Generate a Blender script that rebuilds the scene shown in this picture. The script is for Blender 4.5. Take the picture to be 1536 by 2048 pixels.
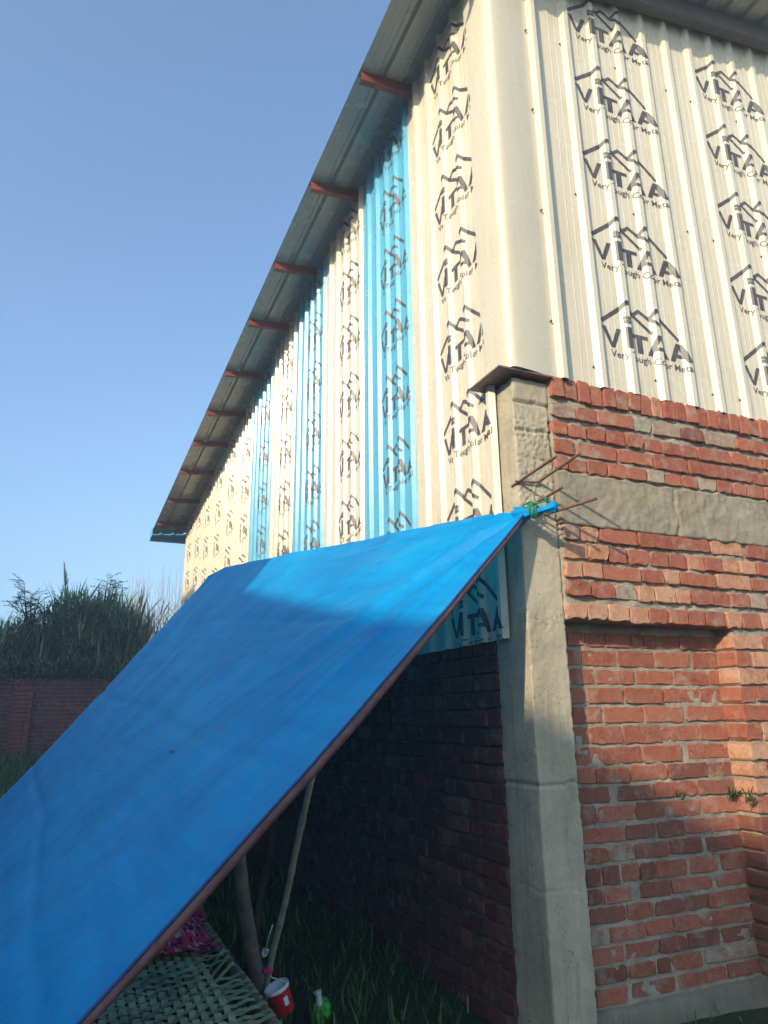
import bpy, bmesh, math, random
from mathutils import Vector, Matrix, noise
random.seed(7)
for o in list(bpy.data.objects): bpy.data.objects.remove(o)
scene = bpy.context.scene
COL = scene.collection

# ------------------------------------------------------------------ camera
CAM = Vector((-1.92054, -2.73643, 1.34))
R0 = Vector((0.916433, -0.399998, -0.012293))     # right
R1 = Vector((0.100019, 0.258680, -0.960771))      # down
R2 = Vector((0.387487, 0.879253, 0.277070))       # forward
FPX = 1420.0
cam_data = bpy.data.cameras.new('camera'); cam = bpy.data.objects.new('camera', cam_data); COL.objects.link(cam)
cam_data.sensor_fit = 'VERTICAL'; cam_data.sensor_height = 36.0; cam_data.lens = 36.0*FPX/2048
cam_data.clip_start = 0.05; cam_data.clip_end = 3000
mw = Matrix((( R0.x, -R1.x, -R2.x, CAM.x), (R0.y, -R1.y, -R2.y, CAM.y), (R0.z, -R1.z, -R2.z, CAM.z), (0, 0, 0, 1)))
cam.matrix_world = mw
scene.camera = cam
scene.render.resolution_x = 768; scene.render.resolution_y = 1024

# ------------------------------------------------------------------ sky, sun, exposure
SUN_FROM = Vector((-1.6, -1.0, 0.85)).normalized()
SUN_EL = math.asin(SUN_FROM.z); SUN_AZ = math.atan2(SUN_FROM.x, SUN_FROM.y)
world = bpy.data.worlds.new('World'); scene.world = world; world.use_nodes = True
wn = world.node_tree.nodes; wl = world.node_tree.links
sky = wn.new('ShaderNodeTexSky'); sky.sky_type = 'NISHITA'; sky.sun_disc = False
sky.sun_elevation = SUN_EL; sky.sun_rotation = SUN_AZ
sky.air_density = 1.0; sky.dust_density = 2.4; sky.ozone_density = 1.0; sky.altitude = 200
wn['Background'].inputs['Strength'].default_value = 0.148
tint = wn.new('ShaderNodeMix'); tint.data_type = 'RGBA'; tint.blend_type = 'MULTIPLY'; tint.inputs[0].default_value = 1.0
tint.inputs[7].default_value = (0.78, 0.985, 1.12, 1)
wl.new(sky.outputs[0], tint.inputs[6]); wl.new(tint.outputs[2], wn['Background'].inputs['Color'])
sun_data = bpy.data.lights.new('sun', 'SUN'); sun_data.energy = 3.15; sun_data.angle = math.radians(0.55); sun_data.color = (1.0, 0.86, 0.63)
sun = bpy.data.objects.new('sun', sun_data); COL.objects.link(sun)
sun.rotation_euler = SUN_FROM.to_track_quat('Z', 'Y').to_euler()
sun.location = (-12, -8, 14)
scene.view_settings.view_transform = 'Standard'; scene.view_settings.look = 'None'
scene.view_settings.exposure = 0.92; scene.view_settings.gamma = 1.0

# ------------------------------------------------------------------ helpers
def ray(px, py):
    return (R0*((px-768)/FPX) + R1*((py-1024)/FPX) + R2)
def at(px, py, axis, val):
    d = ray(px, py); t = (val-CAM[axis])/d[axis]
    return CAM + d*t
def xat(px, y, z):
    # x on the line (., y, z) seen at photograph column px
    k = (px-768)/FPX; q = R0-R2*k
    return CAM.x - (q.y*(y-CAM.y)+q.z*(z-CAM.z))/q.x
def nz(x, y, z=0.0, s=1.0):
    return noise.noise(Vector((x*s, y*s, z*s)))

def tag(o, label=None, cat=None, group=None, kind=None):
    if label: o['label'] = label
    if cat: o['category'] = cat
    if group: o['group'] = group
    if kind: o['kind'] = kind
    return o
def empty(name, loc=(0, 0, 0), label=None, cat=None, group=None):
    o = bpy.data.objects.new(name, None); o.empty_display_size = 0.1; o.location = loc; COL.objects.link(o)
    return tag(o, label, cat, group)
def link(name, me, mat=None, parent=None):
    if mat is not None and not me.materials: me.materials.append(mat)
    o = bpy.data.objects.new(name, me); COL.objects.link(o)
    if parent is not None:
        o.parent = parent
        o.matrix_parent_inverse = Matrix.LocRotScale(parent.location, parent.rotation_euler, parent.scale).inverted() if parent.parent is None else (parent.matrix_parent_inverse @ Matrix())
    return o
def mesh(name, verts, faces, smooth=False):
    me = bpy.data.meshes.new(name); me.from_pydata([tuple(v) for v in verts], [], faces); me.update()
    if smooth:
        for p in me.polygons: p.use_smooth = True
    return me
class MB:
    def __init__(s): s.v = []; s.f = []
    def quad(s, a, b, c, d):
        n = len(s.v); s.v += [a, b, c, d]; s.f.append((n, n+1, n+2, n+3))
    def tri(s, a, b, c):
        n = len(s.v); s.v += [a, b, c]; s.f.append((n, n+1, n+2))
    def box(s, x0, x1, y0, y1, z0, z1):
        n = len(s.v)
        s.v += [(x0,y0,z0),(x1,y0,z0),(x1,y1,z0),(x0,y1,z0),(x0,y0,z1),(x1,y0,z1),(x1,y1,z1),(x0,y1,z1)]
        s.f += [(n,n+3,n+2,n+1),(n+4,n+5,n+6,n+7),(n,n+1,n+5,n+4),(n+1,n+2,n+6,n+5),(n+2,n+3,n+7,n+6),(n+3,n,n+4,n+7)]
    def tube(s, pts, rad, seg=8, cap=True):
        pts = [Vector(p) for p in pts]; rings = []
        for i, p in enumerate(pts):
            d = (pts[min(i+1, len(pts)-1)]-pts[max(i-1, 0)]).normalized()
            a = d.orthogonal().normalized() if i == 0 else (pa - d*pa.dot(d)).normalized()
            pa = a; b = d.cross(a); r = rad[i] if isinstance(rad, (list, tuple)) else rad
            n = len(s.v); rings.append(n)
            s.v += [tuple(p + a*(r*math.cos(2*math.pi*k/seg)) + b*(r*math.sin(2*math.pi*k/seg))) for k in range(seg)]
        for i in range(len(rings)-1):
            m, n = rings[i], rings[i+1]
            for k in range(seg):
                s.f.append((m+k, m+(k+1) % seg, n+(k+1) % seg, n+k))
        if cap:
            s.f.append(tuple(rings[0]+k for k in reversed(range(seg)))); s.f.append(tuple(rings[-1]+k for k in range(seg)))
    def build(s, name, mat, parent=None, smooth=False):
        return link(name, mesh(name, s.v, s.f, smooth), mat, parent)

# ------------------------------------------------------------------ materials
class NT:
    def __init__(s, name):
        s.m = bpy.data.materials.new(name); s.m.use_nodes = True; s.t = s.m.node_tree
        s.b = s.t.nodes['Principled BSDF']
        s.co = None
    def n(s, typ, **kw):
        o = s.t.nodes.new(typ)
        for k, v in kw.items(): setattr(o, k, v)
        return o
    def l(s, a, b): s.t.links.new(a, b)
    def coord(s, kind='Object', scale=(1, 1, 1)):
        c = s.n('ShaderNodeTexCoord'); m = s.n('ShaderNodeMapping'); m.inputs['Scale'].default_value = scale
        if kind == 'World':
            g = s.n('ShaderNodeNewGeometry'); s.l(g.outputs['Position'], m.inputs['Vector'])
        else: s.l(c.outputs[kind], m.inputs['Vector'])
        return m.outputs[0]
    def noise(s, vec, scale, detail=5, rough=0.6):
        o = s.n('ShaderNodeTexNoise'); o.inputs['Scale'].default_value = scale; o.inputs['Detail'].default_value = detail; o.inputs['Roughness'].default_value = rough
        s.l(vec, o.inputs['Vector']); return o.outputs['Fac']
    def ramp(s, fac, stops):
        o = s.n('ShaderNodeValToRGB'); e = o.color_ramp.elements
        while len(e) < len(stops): e.new(0.5)
        for i, (p, c) in enumerate(stops):
            e[i].position = p; e[i].color = (c[0], c[1], c[2], 1) if isinstance(c, tuple) else (c, c, c, 1)
        s.l(fac, o.inputs['Fac']); return o.outputs['Color']
    def mix(s, fac, a, b, mode='MIX'):
        o = s.n('ShaderNodeMix', data_type='RGBA', blend_type=mode)
        for sock, val in ((o.inputs[0], fac), (o.inputs[6], a), (o.inputs[7], b)):
            if isinstance(val, (int, float)): sock.default_value = val
            elif isinstance(val, tuple): sock.default_value = (*val, 1)
            else: s.l(val, sock)
        return o.outputs[2]
    def bump(s, h, strength=0.5, dist=0.01, prev=None):
        o = s.n('ShaderNodeBump'); o.inputs['Strength'].default_value = strength; o.inputs['Distance'].default_value = dist
        s.l(h, o.inputs['Height'])
        if prev is not None: s.l(prev, o.inputs['Normal'])
        return o.outputs['Normal']
    def out(s, color=None, rough=None, normal=None, metal=None, spec=None):
        for k, v in (('Base Color', color), ('Roughness', rough), ('Normal', normal), ('Metallic', metal), ('Specular IOR Level', spec)):
            if v is None: continue
            if isinstance(v, (int, float)): s.b.inputs[k].default_value = v
            elif isinstance(v, tuple): s.b.inputs[k].default_value = (*v, 1)
            else: s.l(v, s.b.inputs[k])
        return s.m

def m_sheet(name, col, dirt):
    t = NT(name); w = t.coord('World', (1, 1, 0.12)); w2 = t.coord('World')
    st = t.ramp(t.noise(w, 26, 7, 0.75), [(0.46, 0.0), (0.74, 1.0)])
    bl = t.ramp(t.noise(w2, 2.2, 4, 0.6), [(0.40, 0.0), (0.75, 1.0)])
    f = t.mix(1.0, st, bl, 'MULTIPLY')
    c = t.mix(f, col, dirt)
    c = t.mix(t.ramp(t.noise(w2, 0.9, 3), [(0.35, 0.0), (0.7, 0.22)]), c, tuple(x*0.86 for x in col))
    r = t.ramp(t.noise(w2, 5, 4), [(0.3, 0.20), (0.75, 0.32)])
    return t.out(c, r, t.bump(t.noise(w, 9, 3), 0.12, 0.01), spec=0.5)
M_CREAM = m_sheet('cream_painted_steel', (0.68, 0.60, 0.455), (0.42, 0.32, 0.18))
M_BLUE = m_sheet('blue_painted_steel', (0.105, 0.405, 0.585), (0.12, 0.30, 0.40))
M_FLASH = m_sheet('cream_flashing', (0.68, 0.60, 0.45), (0.52, 0.43, 0.27))
def m_plain(name, col, rough=0.6, var=0.25, scale=12, bump=0.2, metal=0.0, kind='World'):
    t = NT(name); w = t.coord(kind)
    n = t.noise(w, scale, 6, 0.65)
    c = t.mix(t.ramp(n, [(0.3, 0.0), (0.7, 1.0)]), tuple(x*(1-var) for x in col), tuple(min(1, x*(1+var)) for x in col))
    return t.out(c, rough, t.bump(t.noise(w, scale*3, 4), bump, 0.005), metal=metal)
M_PRINT = m_plain('dark_print', (0.082, 0.070, 0.070), 0.42, 0.45, 14, 0.0)
M_ROOF = m_sheet('roof_steel_underside', (0.28, 0.31, 0.285), (0.20, 0.20, 0.17))
M_OXIDE = m_plain('red_oxide_steel', (0.21, 0.042, 0.032), 0.6, 0.4, 9, 0.1)
M_SHADESTEEL = m_plain('shade_toned_steel', (0.10, 0.078, 0.068), 0.6, 0.3, 9, 0.1)  # shade under the front overhang is put into this dark colour
M_BROWNPLATE = m_plain('brown_steel', (0.21, 0.12, 0.095), 0.5, 0.3, 20, 0.2)
M_SCREW = m_plain('screw_head', (0.10, 0.09, 0.08), 0.4, 0.2, 40, 0.0, 0.6)
M_REBAR = m_plain('rusty_rebar', (0.17, 0.085, 0.055), 0.75, 0.4, 60, 0.5)

def m_concrete(name='rough_concrete', k=1.0):
    t = NT(name); w = t.coord('World'); ws = t.coord('World', (1, 1, 0.25))
    a = t.noise(w, 4.5, 8, 0.65); b = t.noise(w, 42, 6, 0.7); c3 = t.noise(ws, 9, 4)
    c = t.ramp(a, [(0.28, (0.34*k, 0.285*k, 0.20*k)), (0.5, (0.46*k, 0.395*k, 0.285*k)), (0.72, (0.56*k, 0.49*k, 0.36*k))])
    c = t.mix(t.ramp(c3, [(0.50, 0.0), (0.75, 0.35)]), c, (0.36, 0.27, 0.16))
    c = t.mix(t.ramp(b, [(0.58, 0.0), (0.74, 0.55)]), c, (0.15, 0.135, 0.11))
    v = t.n('ShaderNodeTexVoronoi'); v.inputs['Scale'].default_value = 48; t.l(w, v.inputs['Vector'])
    hole = t.mix(1.0, t.ramp(v.outputs['Distance'], [(0.12, 1.0), (0.22, 0.0)]), t.ramp(t.noise(w, 6, 4), [(0.50, 0.0), (0.62, 1.0)]), 'MULTIPLY')
    c = t.mix(hole, c, (0.10, 0.085, 0.065))
    c = t.mix(t.ramp(t.noise(t.coord('World', (1, 1, 0.08)), 26, 5, 0.6), [(0.52, 0.0), (0.70, 0.45)]), c, (0.22*k, 0.20*k, 0.16*k))
    n1 = t.bump(b, 0.45, 0.010); n2 = t.bump(hole, -0.5, 0.008, n1)
    return t.out(c, 0.92, n2, spec=0.2)
M_CONC = m_concrete()
M_CONCB = m_concrete('rough_beam_concrete', 0.66)
M_CONCP = m_concrete('dark_plinth_concrete', 0.42)  # same concrete, evenly darker for the plinth
def m_mortar(name='cement_mortar', k=1.0):
    t = NT(name); w = t.coord('World')
    a = t.noise(w, 7, 8, 0.7); b = t.noise(w, 55, 6, 0.7)
    c = t.ramp(a, [(0.28, (0.215*k, 0.185*k, 0.14*k)), (0.52, (0.36*k, 0.315*k, 0.24*k)), (0.75, (0.48*k, 0.43*k, 0.34*k))])
    c = t.mix(t.ramp(b, [(0.55, 0.0), (0.8, 0.6)]), c, (0.16, 0.135, 0.105))
    return t.out(c, 0.95, t.bump(b, 0.7, 0.014), spec=0.15)
M_MORTAR = m_mortar()
M_MORTARD = m_mortar('shade_toned_mortar', 0.55)  # darker mortar copy; the side wall's shade is put into the colour
def m_brick(name, lo, hi, stain, pale=0.0, smear=0.5):
    t = NT(name); o = t.n('ShaderNodeObjectInfo')
    w = t.coord('World'); ad = t.n('ShaderNodeVectorMath'); ad.operation = 'ADD'
    sc = t.n('ShaderNodeVectorMath'); sc.operation = 'SCALE'; sc.inputs[3].default_value = 37
    cb = t.n('ShaderNodeCombineXYZ')
    for k in range(3): t.l(o.outputs['Random'], cb.inputs[k])
    t.l(cb.outputs[0], sc.inputs[0]); t.l(w, ad.inputs[0]); t.l(sc.outputs[0], ad.inputs[1]); v = ad.outputs[0]
    base = t.ramp(o.outputs['Random'], [(0.0, lo), (0.55, tuple((a+b)/2 for a, b in zip(lo, hi))), (1.0, hi)])
    n1 = t.noise(v, 20, 8, 0.72); n2 = t.noise(v, 85, 6, 0.8); n3 = t.noise(v, 9, 7, 0.7); n4 = t.noise(v, 38, 6, 0.75)
    c = t.mix(t.ramp(n1, [(0.36, 0.0), (0.66, 0.85)]), base, stain)
    c = t.mix(t.ramp(n4, [(0.52, 0.0), (0.70, 0.60)]), c, (0.13, 0.05, 0.036))
    c = t.mix(t.ramp(n2, [(0.56, 0.0), (0.74, 0.65)]), c, (0.085, 0.038, 0.03))
    c = t.mix(t.ramp(n3, [(0.53, 0.0), (0.66, smear)]), c, (0.44, 0.36, 0.27))
    nb = t.bump(n4, 0.6, 0.010); nb = t.bump(n2, 0.7, 0.006, nb)
    return t.out(c, 0.93, nb, spec=0.12)
M_BRICK = m_brick('red_brick', (0.29, 0.075, 0.046), (0.46, 0.145, 0.085), (0.42, 0.175, 0.115), smear=0.55)
M_BRICKP = m_brick('peach_brick', (0.44, 0.155, 0.09), (0.58, 0.30, 0.185), (0.64, 0.38, 0.24), smear=0.45)
M_BRICKS = m_brick('mortar_smeared_brick', (0.30, 0.14, 0.09), (0.38, 0.25, 0.18), (0.46, 0.40, 0.31), smear=0.9)
M_BRICKB = m_brick('boundary_brick', (0.14, 0.045, 0.042), (0.22, 0.07, 0.06), (0.11, 0.06, 0.05), smear=0.3)
M_BRICKSHADE = m_brick('shade_toned_brick', (0.12, 0.040, 0.032), (0.25, 0.075, 0.055), (0.16, 0.075, 0.06), smear=0.3)  # darker brick copy carrying the shade under the tarpaulin in its colour
M_BRICKD = m_brick('weathered_brick', (0.22, 0.060, 0.040), (0.36, 0.115, 0.070), (0.22, 0.12, 0.085), smear=0.45)

def m_tarp():
    t = NT('blue_tarpaulin'); w = t.coord('World'); uv = t.coord('UV')
    a = t.noise(w, 1.6, 5, 0.6)
    c = t.ramp(a, [(0.3, (0.0, 0.26, 0.62)), (0.55, (0.0, 0.34, 0.76)), (0.75, (0.0, 0.41, 0.82))])
    sc = t.ramp(t.noise(w, 5.5, 8, 0.75), [(0.63, 0.0), (0.72, 0.38)])
    c = t.mix(sc, c, (0.22, 0.48, 0.70))
    dk = t.ramp(t.noise(uv, 7, 6, 0.7), [(0.60, 0.0), (0.75, 0.35)])
    c = t.mix(dk, c, (0.002, 0.17, 0.50))
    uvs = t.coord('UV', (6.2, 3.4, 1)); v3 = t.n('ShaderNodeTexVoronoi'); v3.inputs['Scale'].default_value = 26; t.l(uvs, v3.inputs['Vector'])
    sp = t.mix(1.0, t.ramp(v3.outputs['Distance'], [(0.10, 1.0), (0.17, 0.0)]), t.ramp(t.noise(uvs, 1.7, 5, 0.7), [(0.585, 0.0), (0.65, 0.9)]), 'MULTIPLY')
    c = t.mix(sp, c, (0.30, 0.58, 0.80))  # sparkling glints on the cloth painted in as pale specks
    st = t.ramp(t.noise(t.coord('UV', (2.0, 16, 1)), 2.3, 6, 0.65), [(0.45, 0.0), (0.72, 0.45)])
    c = t.mix(st, c, (0.0, 0.19, 0.56))
    wv = t.n('ShaderNodeTexWave'); wv.inputs['Scale'].default_value = 260; wv.inputs['Distortion'].default_value = 0.4; t.l(uv, wv.inputs['Vector'])
    nb = t.bump(t.noise(w, 11, 7, 0.7), 0.45, 0.025); nb = t.bump(wv.outputs['Fac'], 0.05, 0.002, nb)
    t.out(c, t.ramp(t.noise(w, 6, 4), [(0.3, 0.42), (0.7, 0.58)]), nb, spec=0.22)
    tr = t.n('ShaderNodeBsdfTranslucent'); t.l(c, tr.inputs['Color'])
    mx = t.n('ShaderNodeMixShader'); mx.inputs[0].default_value = 0.27
    t.l(t.b.outputs[0], mx.inputs[1]); t.l(tr.outputs[0], mx.inputs[2])
    t.l(mx.outputs[0], t.t.nodes['Material Output'].inputs['Surface'])
    return t.m
M_TARP = m_tarp()
M_HEM = m_plain('brown_hem', (0.20, 0.09, 0.08), 0.7, 0.35, 14, 0.4)
M_GREENROPE = m_plain('green_rope', (0.02, 0.22, 0.12), 0.5, 0.5, 60, 0.5)
M_WHITEROPE = m_plain('pale_rope', (0.55, 0.55, 0.52), 0.7, 0.3, 60, 0.5)
M_PINK = m_plain('pink_cloth', (0.55, 0.02, 0.14), 0.8, 0.4, 50, 0.4)
M_BAMBOO = m_plain('pale_bamboo', (0.42, 0.36, 0.25), 0.55, 0.3, 14, 0.4)
M_LOG = m_plain('grey_brown_wood', (0.17, 0.135, 0.095), 0.85, 0.4, 14, 0.8)
M_DARKWOOD = m_plain('dark_wood', (0.075, 0.06, 0.05), 0.8, 0.4, 14, 0.6)
M_STRAP = m_plain('palm_strap', (0.33, 0.36, 0.17), 0.7, 0.45, 7, 0.5)
M_COTWOOD = m_plain('cot_wood', (0.22, 0.15, 0.09), 0.75, 0.35, 14, 0.5)
def m_quilt():
    t = NT('printed_quilt'); uv = t.coord('UV')
    v = t.n('ShaderNodeTexVoronoi'); v.inputs['Scale'].default_value = 34; t.l(uv, v.inputs['Vector'])
    r = t.n('ShaderNodeSeparateColor'); t.l(v.outputs['Color'], r.inputs[0])
    c = t.ramp(r.outputs[0], [(0.0, (0.05, 0.02, 0.10)), (0.25, (0.48, 0.03, 0.07)), (0.5, (0.55, 0.05, 0.08)), (0.72, (0.42, 0.30, 0.28)), (0.9, (0.55, 0.10, 0.20))])
    t.t.nodes[-1].color_ramp.interpolation = 'CONSTANT'
    return t.out(c, 0.9, t.bump(t.noise(uv, 30, 4), 0.4, 0.01), spec=0.1)
M_QUILT = m_quilt()
M_RED = m_plain('red_printed_plastic', (0.55, 0.025, 0.03), 0.35, 0.3, 60, 0.0)
M_WHITE = m_plain('white_plastic', (0.70, 0.70, 0.72), 0.4, 0.1, 30, 0.0)
M_GREENP = m_plain('green_plastic', (0.07, 0.42, 0.05), 0.4, 0.5, 40, 0.5)
M_SHADECASTER = m_plain('shade_caster_plaster', (0.46, 0.42, 0.35), 0.9, 0.15, 1.2, 0.2)  # plaster of the unseen house added as a shade caster
def m_leaf(name, a, b, tr=0.25):
    t = NT(name); w = t.coord('World'); g = t.n('ShaderNodeNewGeometry')
    c = t.ramp(t.noise(w, 2.6, 4), [(0.3, a), (0.7, b)])
    c = t.mix(1.0, c, t.ramp(g.outputs['Random Per Island'], [(0.0, 0.35), (0.6, 0.9), (0.85, 1.5), (1.0, 2.6)]), 'MULTIPLY')
    t.out(c, 0.55, spec=0.3)
    s = t.n('ShaderNodeBsdfTranslucent'); t.l(c, s.inputs['Color'])
    mx = t.n('ShaderNodeMixShader'); mx.inputs[0].default_value = tr
    t.l(t.b.outputs[0], mx.inputs[1]); t.l(s.outputs[0], mx.inputs[2]); t.l(mx.outputs[0], t.t.nodes['Material Output'].inputs['Surface'])
    return t.m
M_CANE = m_leaf('cane_leaf', (0.085, 0.155, 0.065), (0.20, 0.28, 0.12))
M_TREE = m_leaf('tree_leaf', (0.025, 0.050, 0.028), (0.05, 0.085, 0.04))
M_GRASS = m_leaf('grass_blade', (0.045, 0.11, 0.025), (0.10, 0.18, 0.045))
M_DRYREED = m_plain('dry_reed', (0.36, 0.27, 0.21), 0.8, 0.3, 20, 0.0)
M_PLUME = m_plain('reed_plume', (0.22, 0.19, 0.17), 0.9, 0.3, 20, 0.0)
def m_ground():
    t = NT('grassy_soil'); w = t.coord('World')
    c = t.ramp(t.noise(w, 1.3, 8, 0.7), [(0.3, (0.050, 0.045, 0.028)), (0.5, (0.045, 0.060, 0.022)), (0.7, (0.085, 0.075, 0.05))])
    return t.out(c, 0.95, t.bump(t.noise(w, 18, 8, 0.75), 0.9, 0.04), spec=0.1)
M_GROUND = m_ground()

def smooth(a, b, x):
    t = max(0, min(1, (x-a)/(b-a))); return t*t*(3-2*t)
# ------------------------------------------------------------------ ground
def gz(x, y):
    r = 0.07*max(0.0, y-5.5) if y < 15 else 0.665
    r *= min(1.0, max(0.0, (0.6-x)/1.0)) if x > -0.4 else 1.0
    r += 0.03*smooth(0.25, 0.9, x)*smooth(-1.3, -0.3, y)
    return r + 0.035*nz(x, y, 0, 0.9) + 0.015*nz(x, y, 3, 3.1)
def build_ground():
    def axis(lo, hi, far, step):
        a = [-far, -400, -150, -60, -30]; v = lo
        while v < hi: a.append(v); v += step
        return a + [hi, 30, 60, 150, 400, far]
    xs = axis(-14, 8, 1500, 0.35); ys = axis(-12, 22, 1500, 0.35)
    v = [(x, y, gz(x, y) if abs(x) < 20 and abs(y) < 25 else (0.665 if y > 15 else 0)) for y in ys for x in xs]
    n = len(xs); f = [(j*n+i, j*n+i+1, (j+1)*n+i+1, (j+1)*n+i) for j in range(len(ys)-1) for i in range(n-1)]
    o = link('ground', mesh('ground', v, f, True), M_GROUND); tag(o, kind='structure')
build_ground()

# ------------------------------------------------------------------ shed
def zroof(x, y): return 5.84 + 0.18*x*(1 if x > 0 else 0.5) - 0.07*y
shed = empty('metal_shed', (0, 0, 0), 'tall shed clad in cream and blue corrugated steel sheets with red steel roof purlins', 'shed')

def grid_box(x0, x1, y0, y1, z0, z1, step, disp, skip=()):
    """a box whose faces are fine grids, each vertex moved by disp(p, normal)"""
    nx, ny, nzz = (max(1, round((b-a)/step)) for a, b in ((x0, x1), (y0, y1), (z0, z1)))
    idx = {}; vs = []; fs = []
    def vid(i, j, k):
        if (i, j, k) in idx: return idx[(i, j, k)]
        p = Vector((x0+(x1-x0)*i/nx, y0+(y1-y0)*j/ny, z0+(z1-z0)*k/nzz))
        nn = Vector(((i == nx)-(i == 0), (j == ny)-(j == 0), (k == nzz)-(k == 0)))
        if nn.length: nn.normalize()
        idx[(i, j, k)] = len(vs); vs.append(p + nn*disp(p, nn)); return idx[(i, j, k)]
    for j in range(ny):
        for k in range(nzz):
            if '-x' not in skip: fs.append((vid(0,j,k), vid(0,j,k+1), vid(0,j+1,k+1), vid(0,j+1,k)))
            if '+x' not in skip: fs.append((vid(nx,j,k), vid(nx,j+1,k), vid(nx,j+1,k+1), vid(nx,j,k+1)))
    for i in range(nx):
        for k in range(nzz):
            if '-y' not in skip: fs.append((vid(i,0,k), vid(i+1,0,k), vid(i+1,0,k+1), vid(i,0,k+1)))
            if '+y' not in skip: fs.append((vid(i,ny,k), vid(i,ny,k+1), vid(i+1,ny,k+1), vid(i+1,ny,k)))
        for j in range(ny):
            if '+z' not in skip: fs.append((vid(i,j,nzz), vid(i+1,j,nzz), vid(i+1,j+1,nzz), vid(i,j+1,nzz)))
            if '-z' not in skip: fs.append((vid(i,j,0), vid(i,j+1,0), vid(i+1,j+1,0), vid(i+1,j,0)))
    return vs, fs

# concrete corner column with honeycombed patches and formwork lines
def col_disp(p, n):
    d = 0.0045*nz(p.x, p.y, p.z, 5) + 0.0018*nz(p.x, p.y, p.z, 34)
    edge = abs(n.x) > 0.3 and abs(n.y) > 0.3
    if edge: d -= 0.001 + 0.020*max(0, nz(p.x+5, p.y, p.z, 28)-0.12)
    front = n.y < -0.3
    rough = smooth(2.14, 2.24, p.z)*(1-smooth(2.72, 2.9, p.z)) if front else 0
    rough = max(rough, (1-smooth(0.0, 0.07, abs(p.z-1.77)))*(0.9 if front else 0.3))
    d += rough*(0.0075*nz(p.x, p.y, p.z, 78) + 0.006*nz(p.x, p.y, p.z, 150))
    if front or n.x < -0.3:
        for zc, w, dep in ((2.862, 0.009, 0.012), (2.715, 0.008, 0.014), (2.56, 0.005, 0.007), (1.045, 0.008, 0.009), (0.63, 0.004, 0.004)):
            zz = zc + 0.012*nz(p.x, p.y, zc, 9)
            if abs(p.z-zz) < w and (front or zc < 2): d -= dep*(0.55+0.9*abs(nz(p.x, p.y, p.z, 40)))
    if front and p.z > 2.87: d += 0.006
    if p.z > 2.9: d += 0.003*nz(p.x, p.y, p.z, 20)
    return d
vs, fs = grid_box(0.0, 0.212, 0.0, 0.27, -0.1, 2.985, 0.0085, col_disp, ('-z', '+y'))
column = link('column', mesh('column', vs, fs, True), M_CONC, shed); tag(column, 'grey concrete corner column with rough honeycombed patches')
def beam_disp(p, n):
    d = 0.007*nz(p.x, p.y, p.z, 5) + 0.004*nz(p.x, p.y, p.z, 24) + 0.0035*nz(p.x, p.y, p.z, 60)
    if n.y < -0.3 and abs(n.z) > 0.3: d += 0.014*nz(p.x, p.y, p.z, 21)
    if n.y < -0.3 and abs(p.x-(0.98+0.02*nz(p.x, 0, p.z, 9))) < 0.007: d -= 0.008
    if n.y < -0.3: d += 0.012*max(0, nz(p.x+9, p.y, p.z, 13)-0.35)
    return d
vs, fs = grid_box(0.214, 3.2, -0.028, 0.2, 2.238, 2.508, 0.011, beam_disp, ('+y', '+x'))
tag(link('lintel_beam', mesh('lintel_beam', vs, fs, True), M_CONCB, shed), 'grey concrete band beam between the brick courses')

# starter bars sticking out of the column
def o5(x, y): return (920+x/2.4935, 680+y/2.4935)
def rebar(a, b, r=0.0065):
    m = MB(); a = Vector(a); b = Vector(b); n = 46
    m.tube([a.lerp(b, i/n) for i in range(n+1)], [r*(1.0+0.16*(i % 2)) for i in range(n+1)], 8)
    m.build('rebar', M_REBAR, column, True)
b1 = at(*o5(290, 710), 1, -0.004); rebar((b1.x, 0.05, b1.z-0.004), at(*o5(480, 580), 1, -0.30))
b2 = at(*o5(390, 710), 1, -0.004); rebar((b2.x, 0.05, b2.z-0.004), at(*o5(598, 566), 1, -0.31))
b3 = at(*o5(330, 842), 1, -0.004); rebar((b3.x, 0.05, b3.z-0.004), at(*o5(510, 735), 1, -0.28))
b4 = at(*o5(430, 862), 1, -0.004); rebar((b4.x-0.02, 0.05, b4.z-0.01), at(*o5(680, 790), 1, -0.26), 0.0075)
rebar((b1.x-0.02, -0.010, b1.z+0.002), (b2.x+0.004, -0.012, b2.z-0.002), 0.0045)

# steel plate on the column head
m = MB(); m.box(-0.104, 0.222, -0.052, 0.245, 3.006, 3.014)
pl = m.build('cap_plate', M_BROWNPLATE, shed); tag(pl, 'thin brown steel plate on top of the concrete column')

# --- corrugated sheets ------------------------------------------------------
H = 0.026
def profile_pts(p, n):
    pts = []
    for k in range(n):
        u = k*p
        pts += [(u, 0), (u+0.20*p, 0), (u+0.225*p, 0.0016), (u+0.25*p, 0), (u+0.42*p, 0), (u+0.445*p, 0.0016), (u+0.47*p, 0), (u+0.62*p, 0), (u+0.73*p, H), (u+0.87*p, H), (u+0.98*p, 0)]
    pts.append((n*p, 0)); return pts
def dev_breaks(p, n):
    """developed (flat) coordinate of each fold, with its formed (u, h)"""
    pts = profile_pts(p, n); out = [(0.0, pts[0][0], pts[0][1])]; d = 0.0
    for (a, h0), (b, h1) in zip(pts, pts[1:]):
        d += math.hypot(b-a, h1-h0); out.append((d, b, h1))
    return out
def wob(u, z, seed): return 0.0040*nz(u*1.1+seed*7.3, z*0.55, seed, 1.0) + 0.0018*nz(u*3, z*1.7, seed+4, 1.0)

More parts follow.
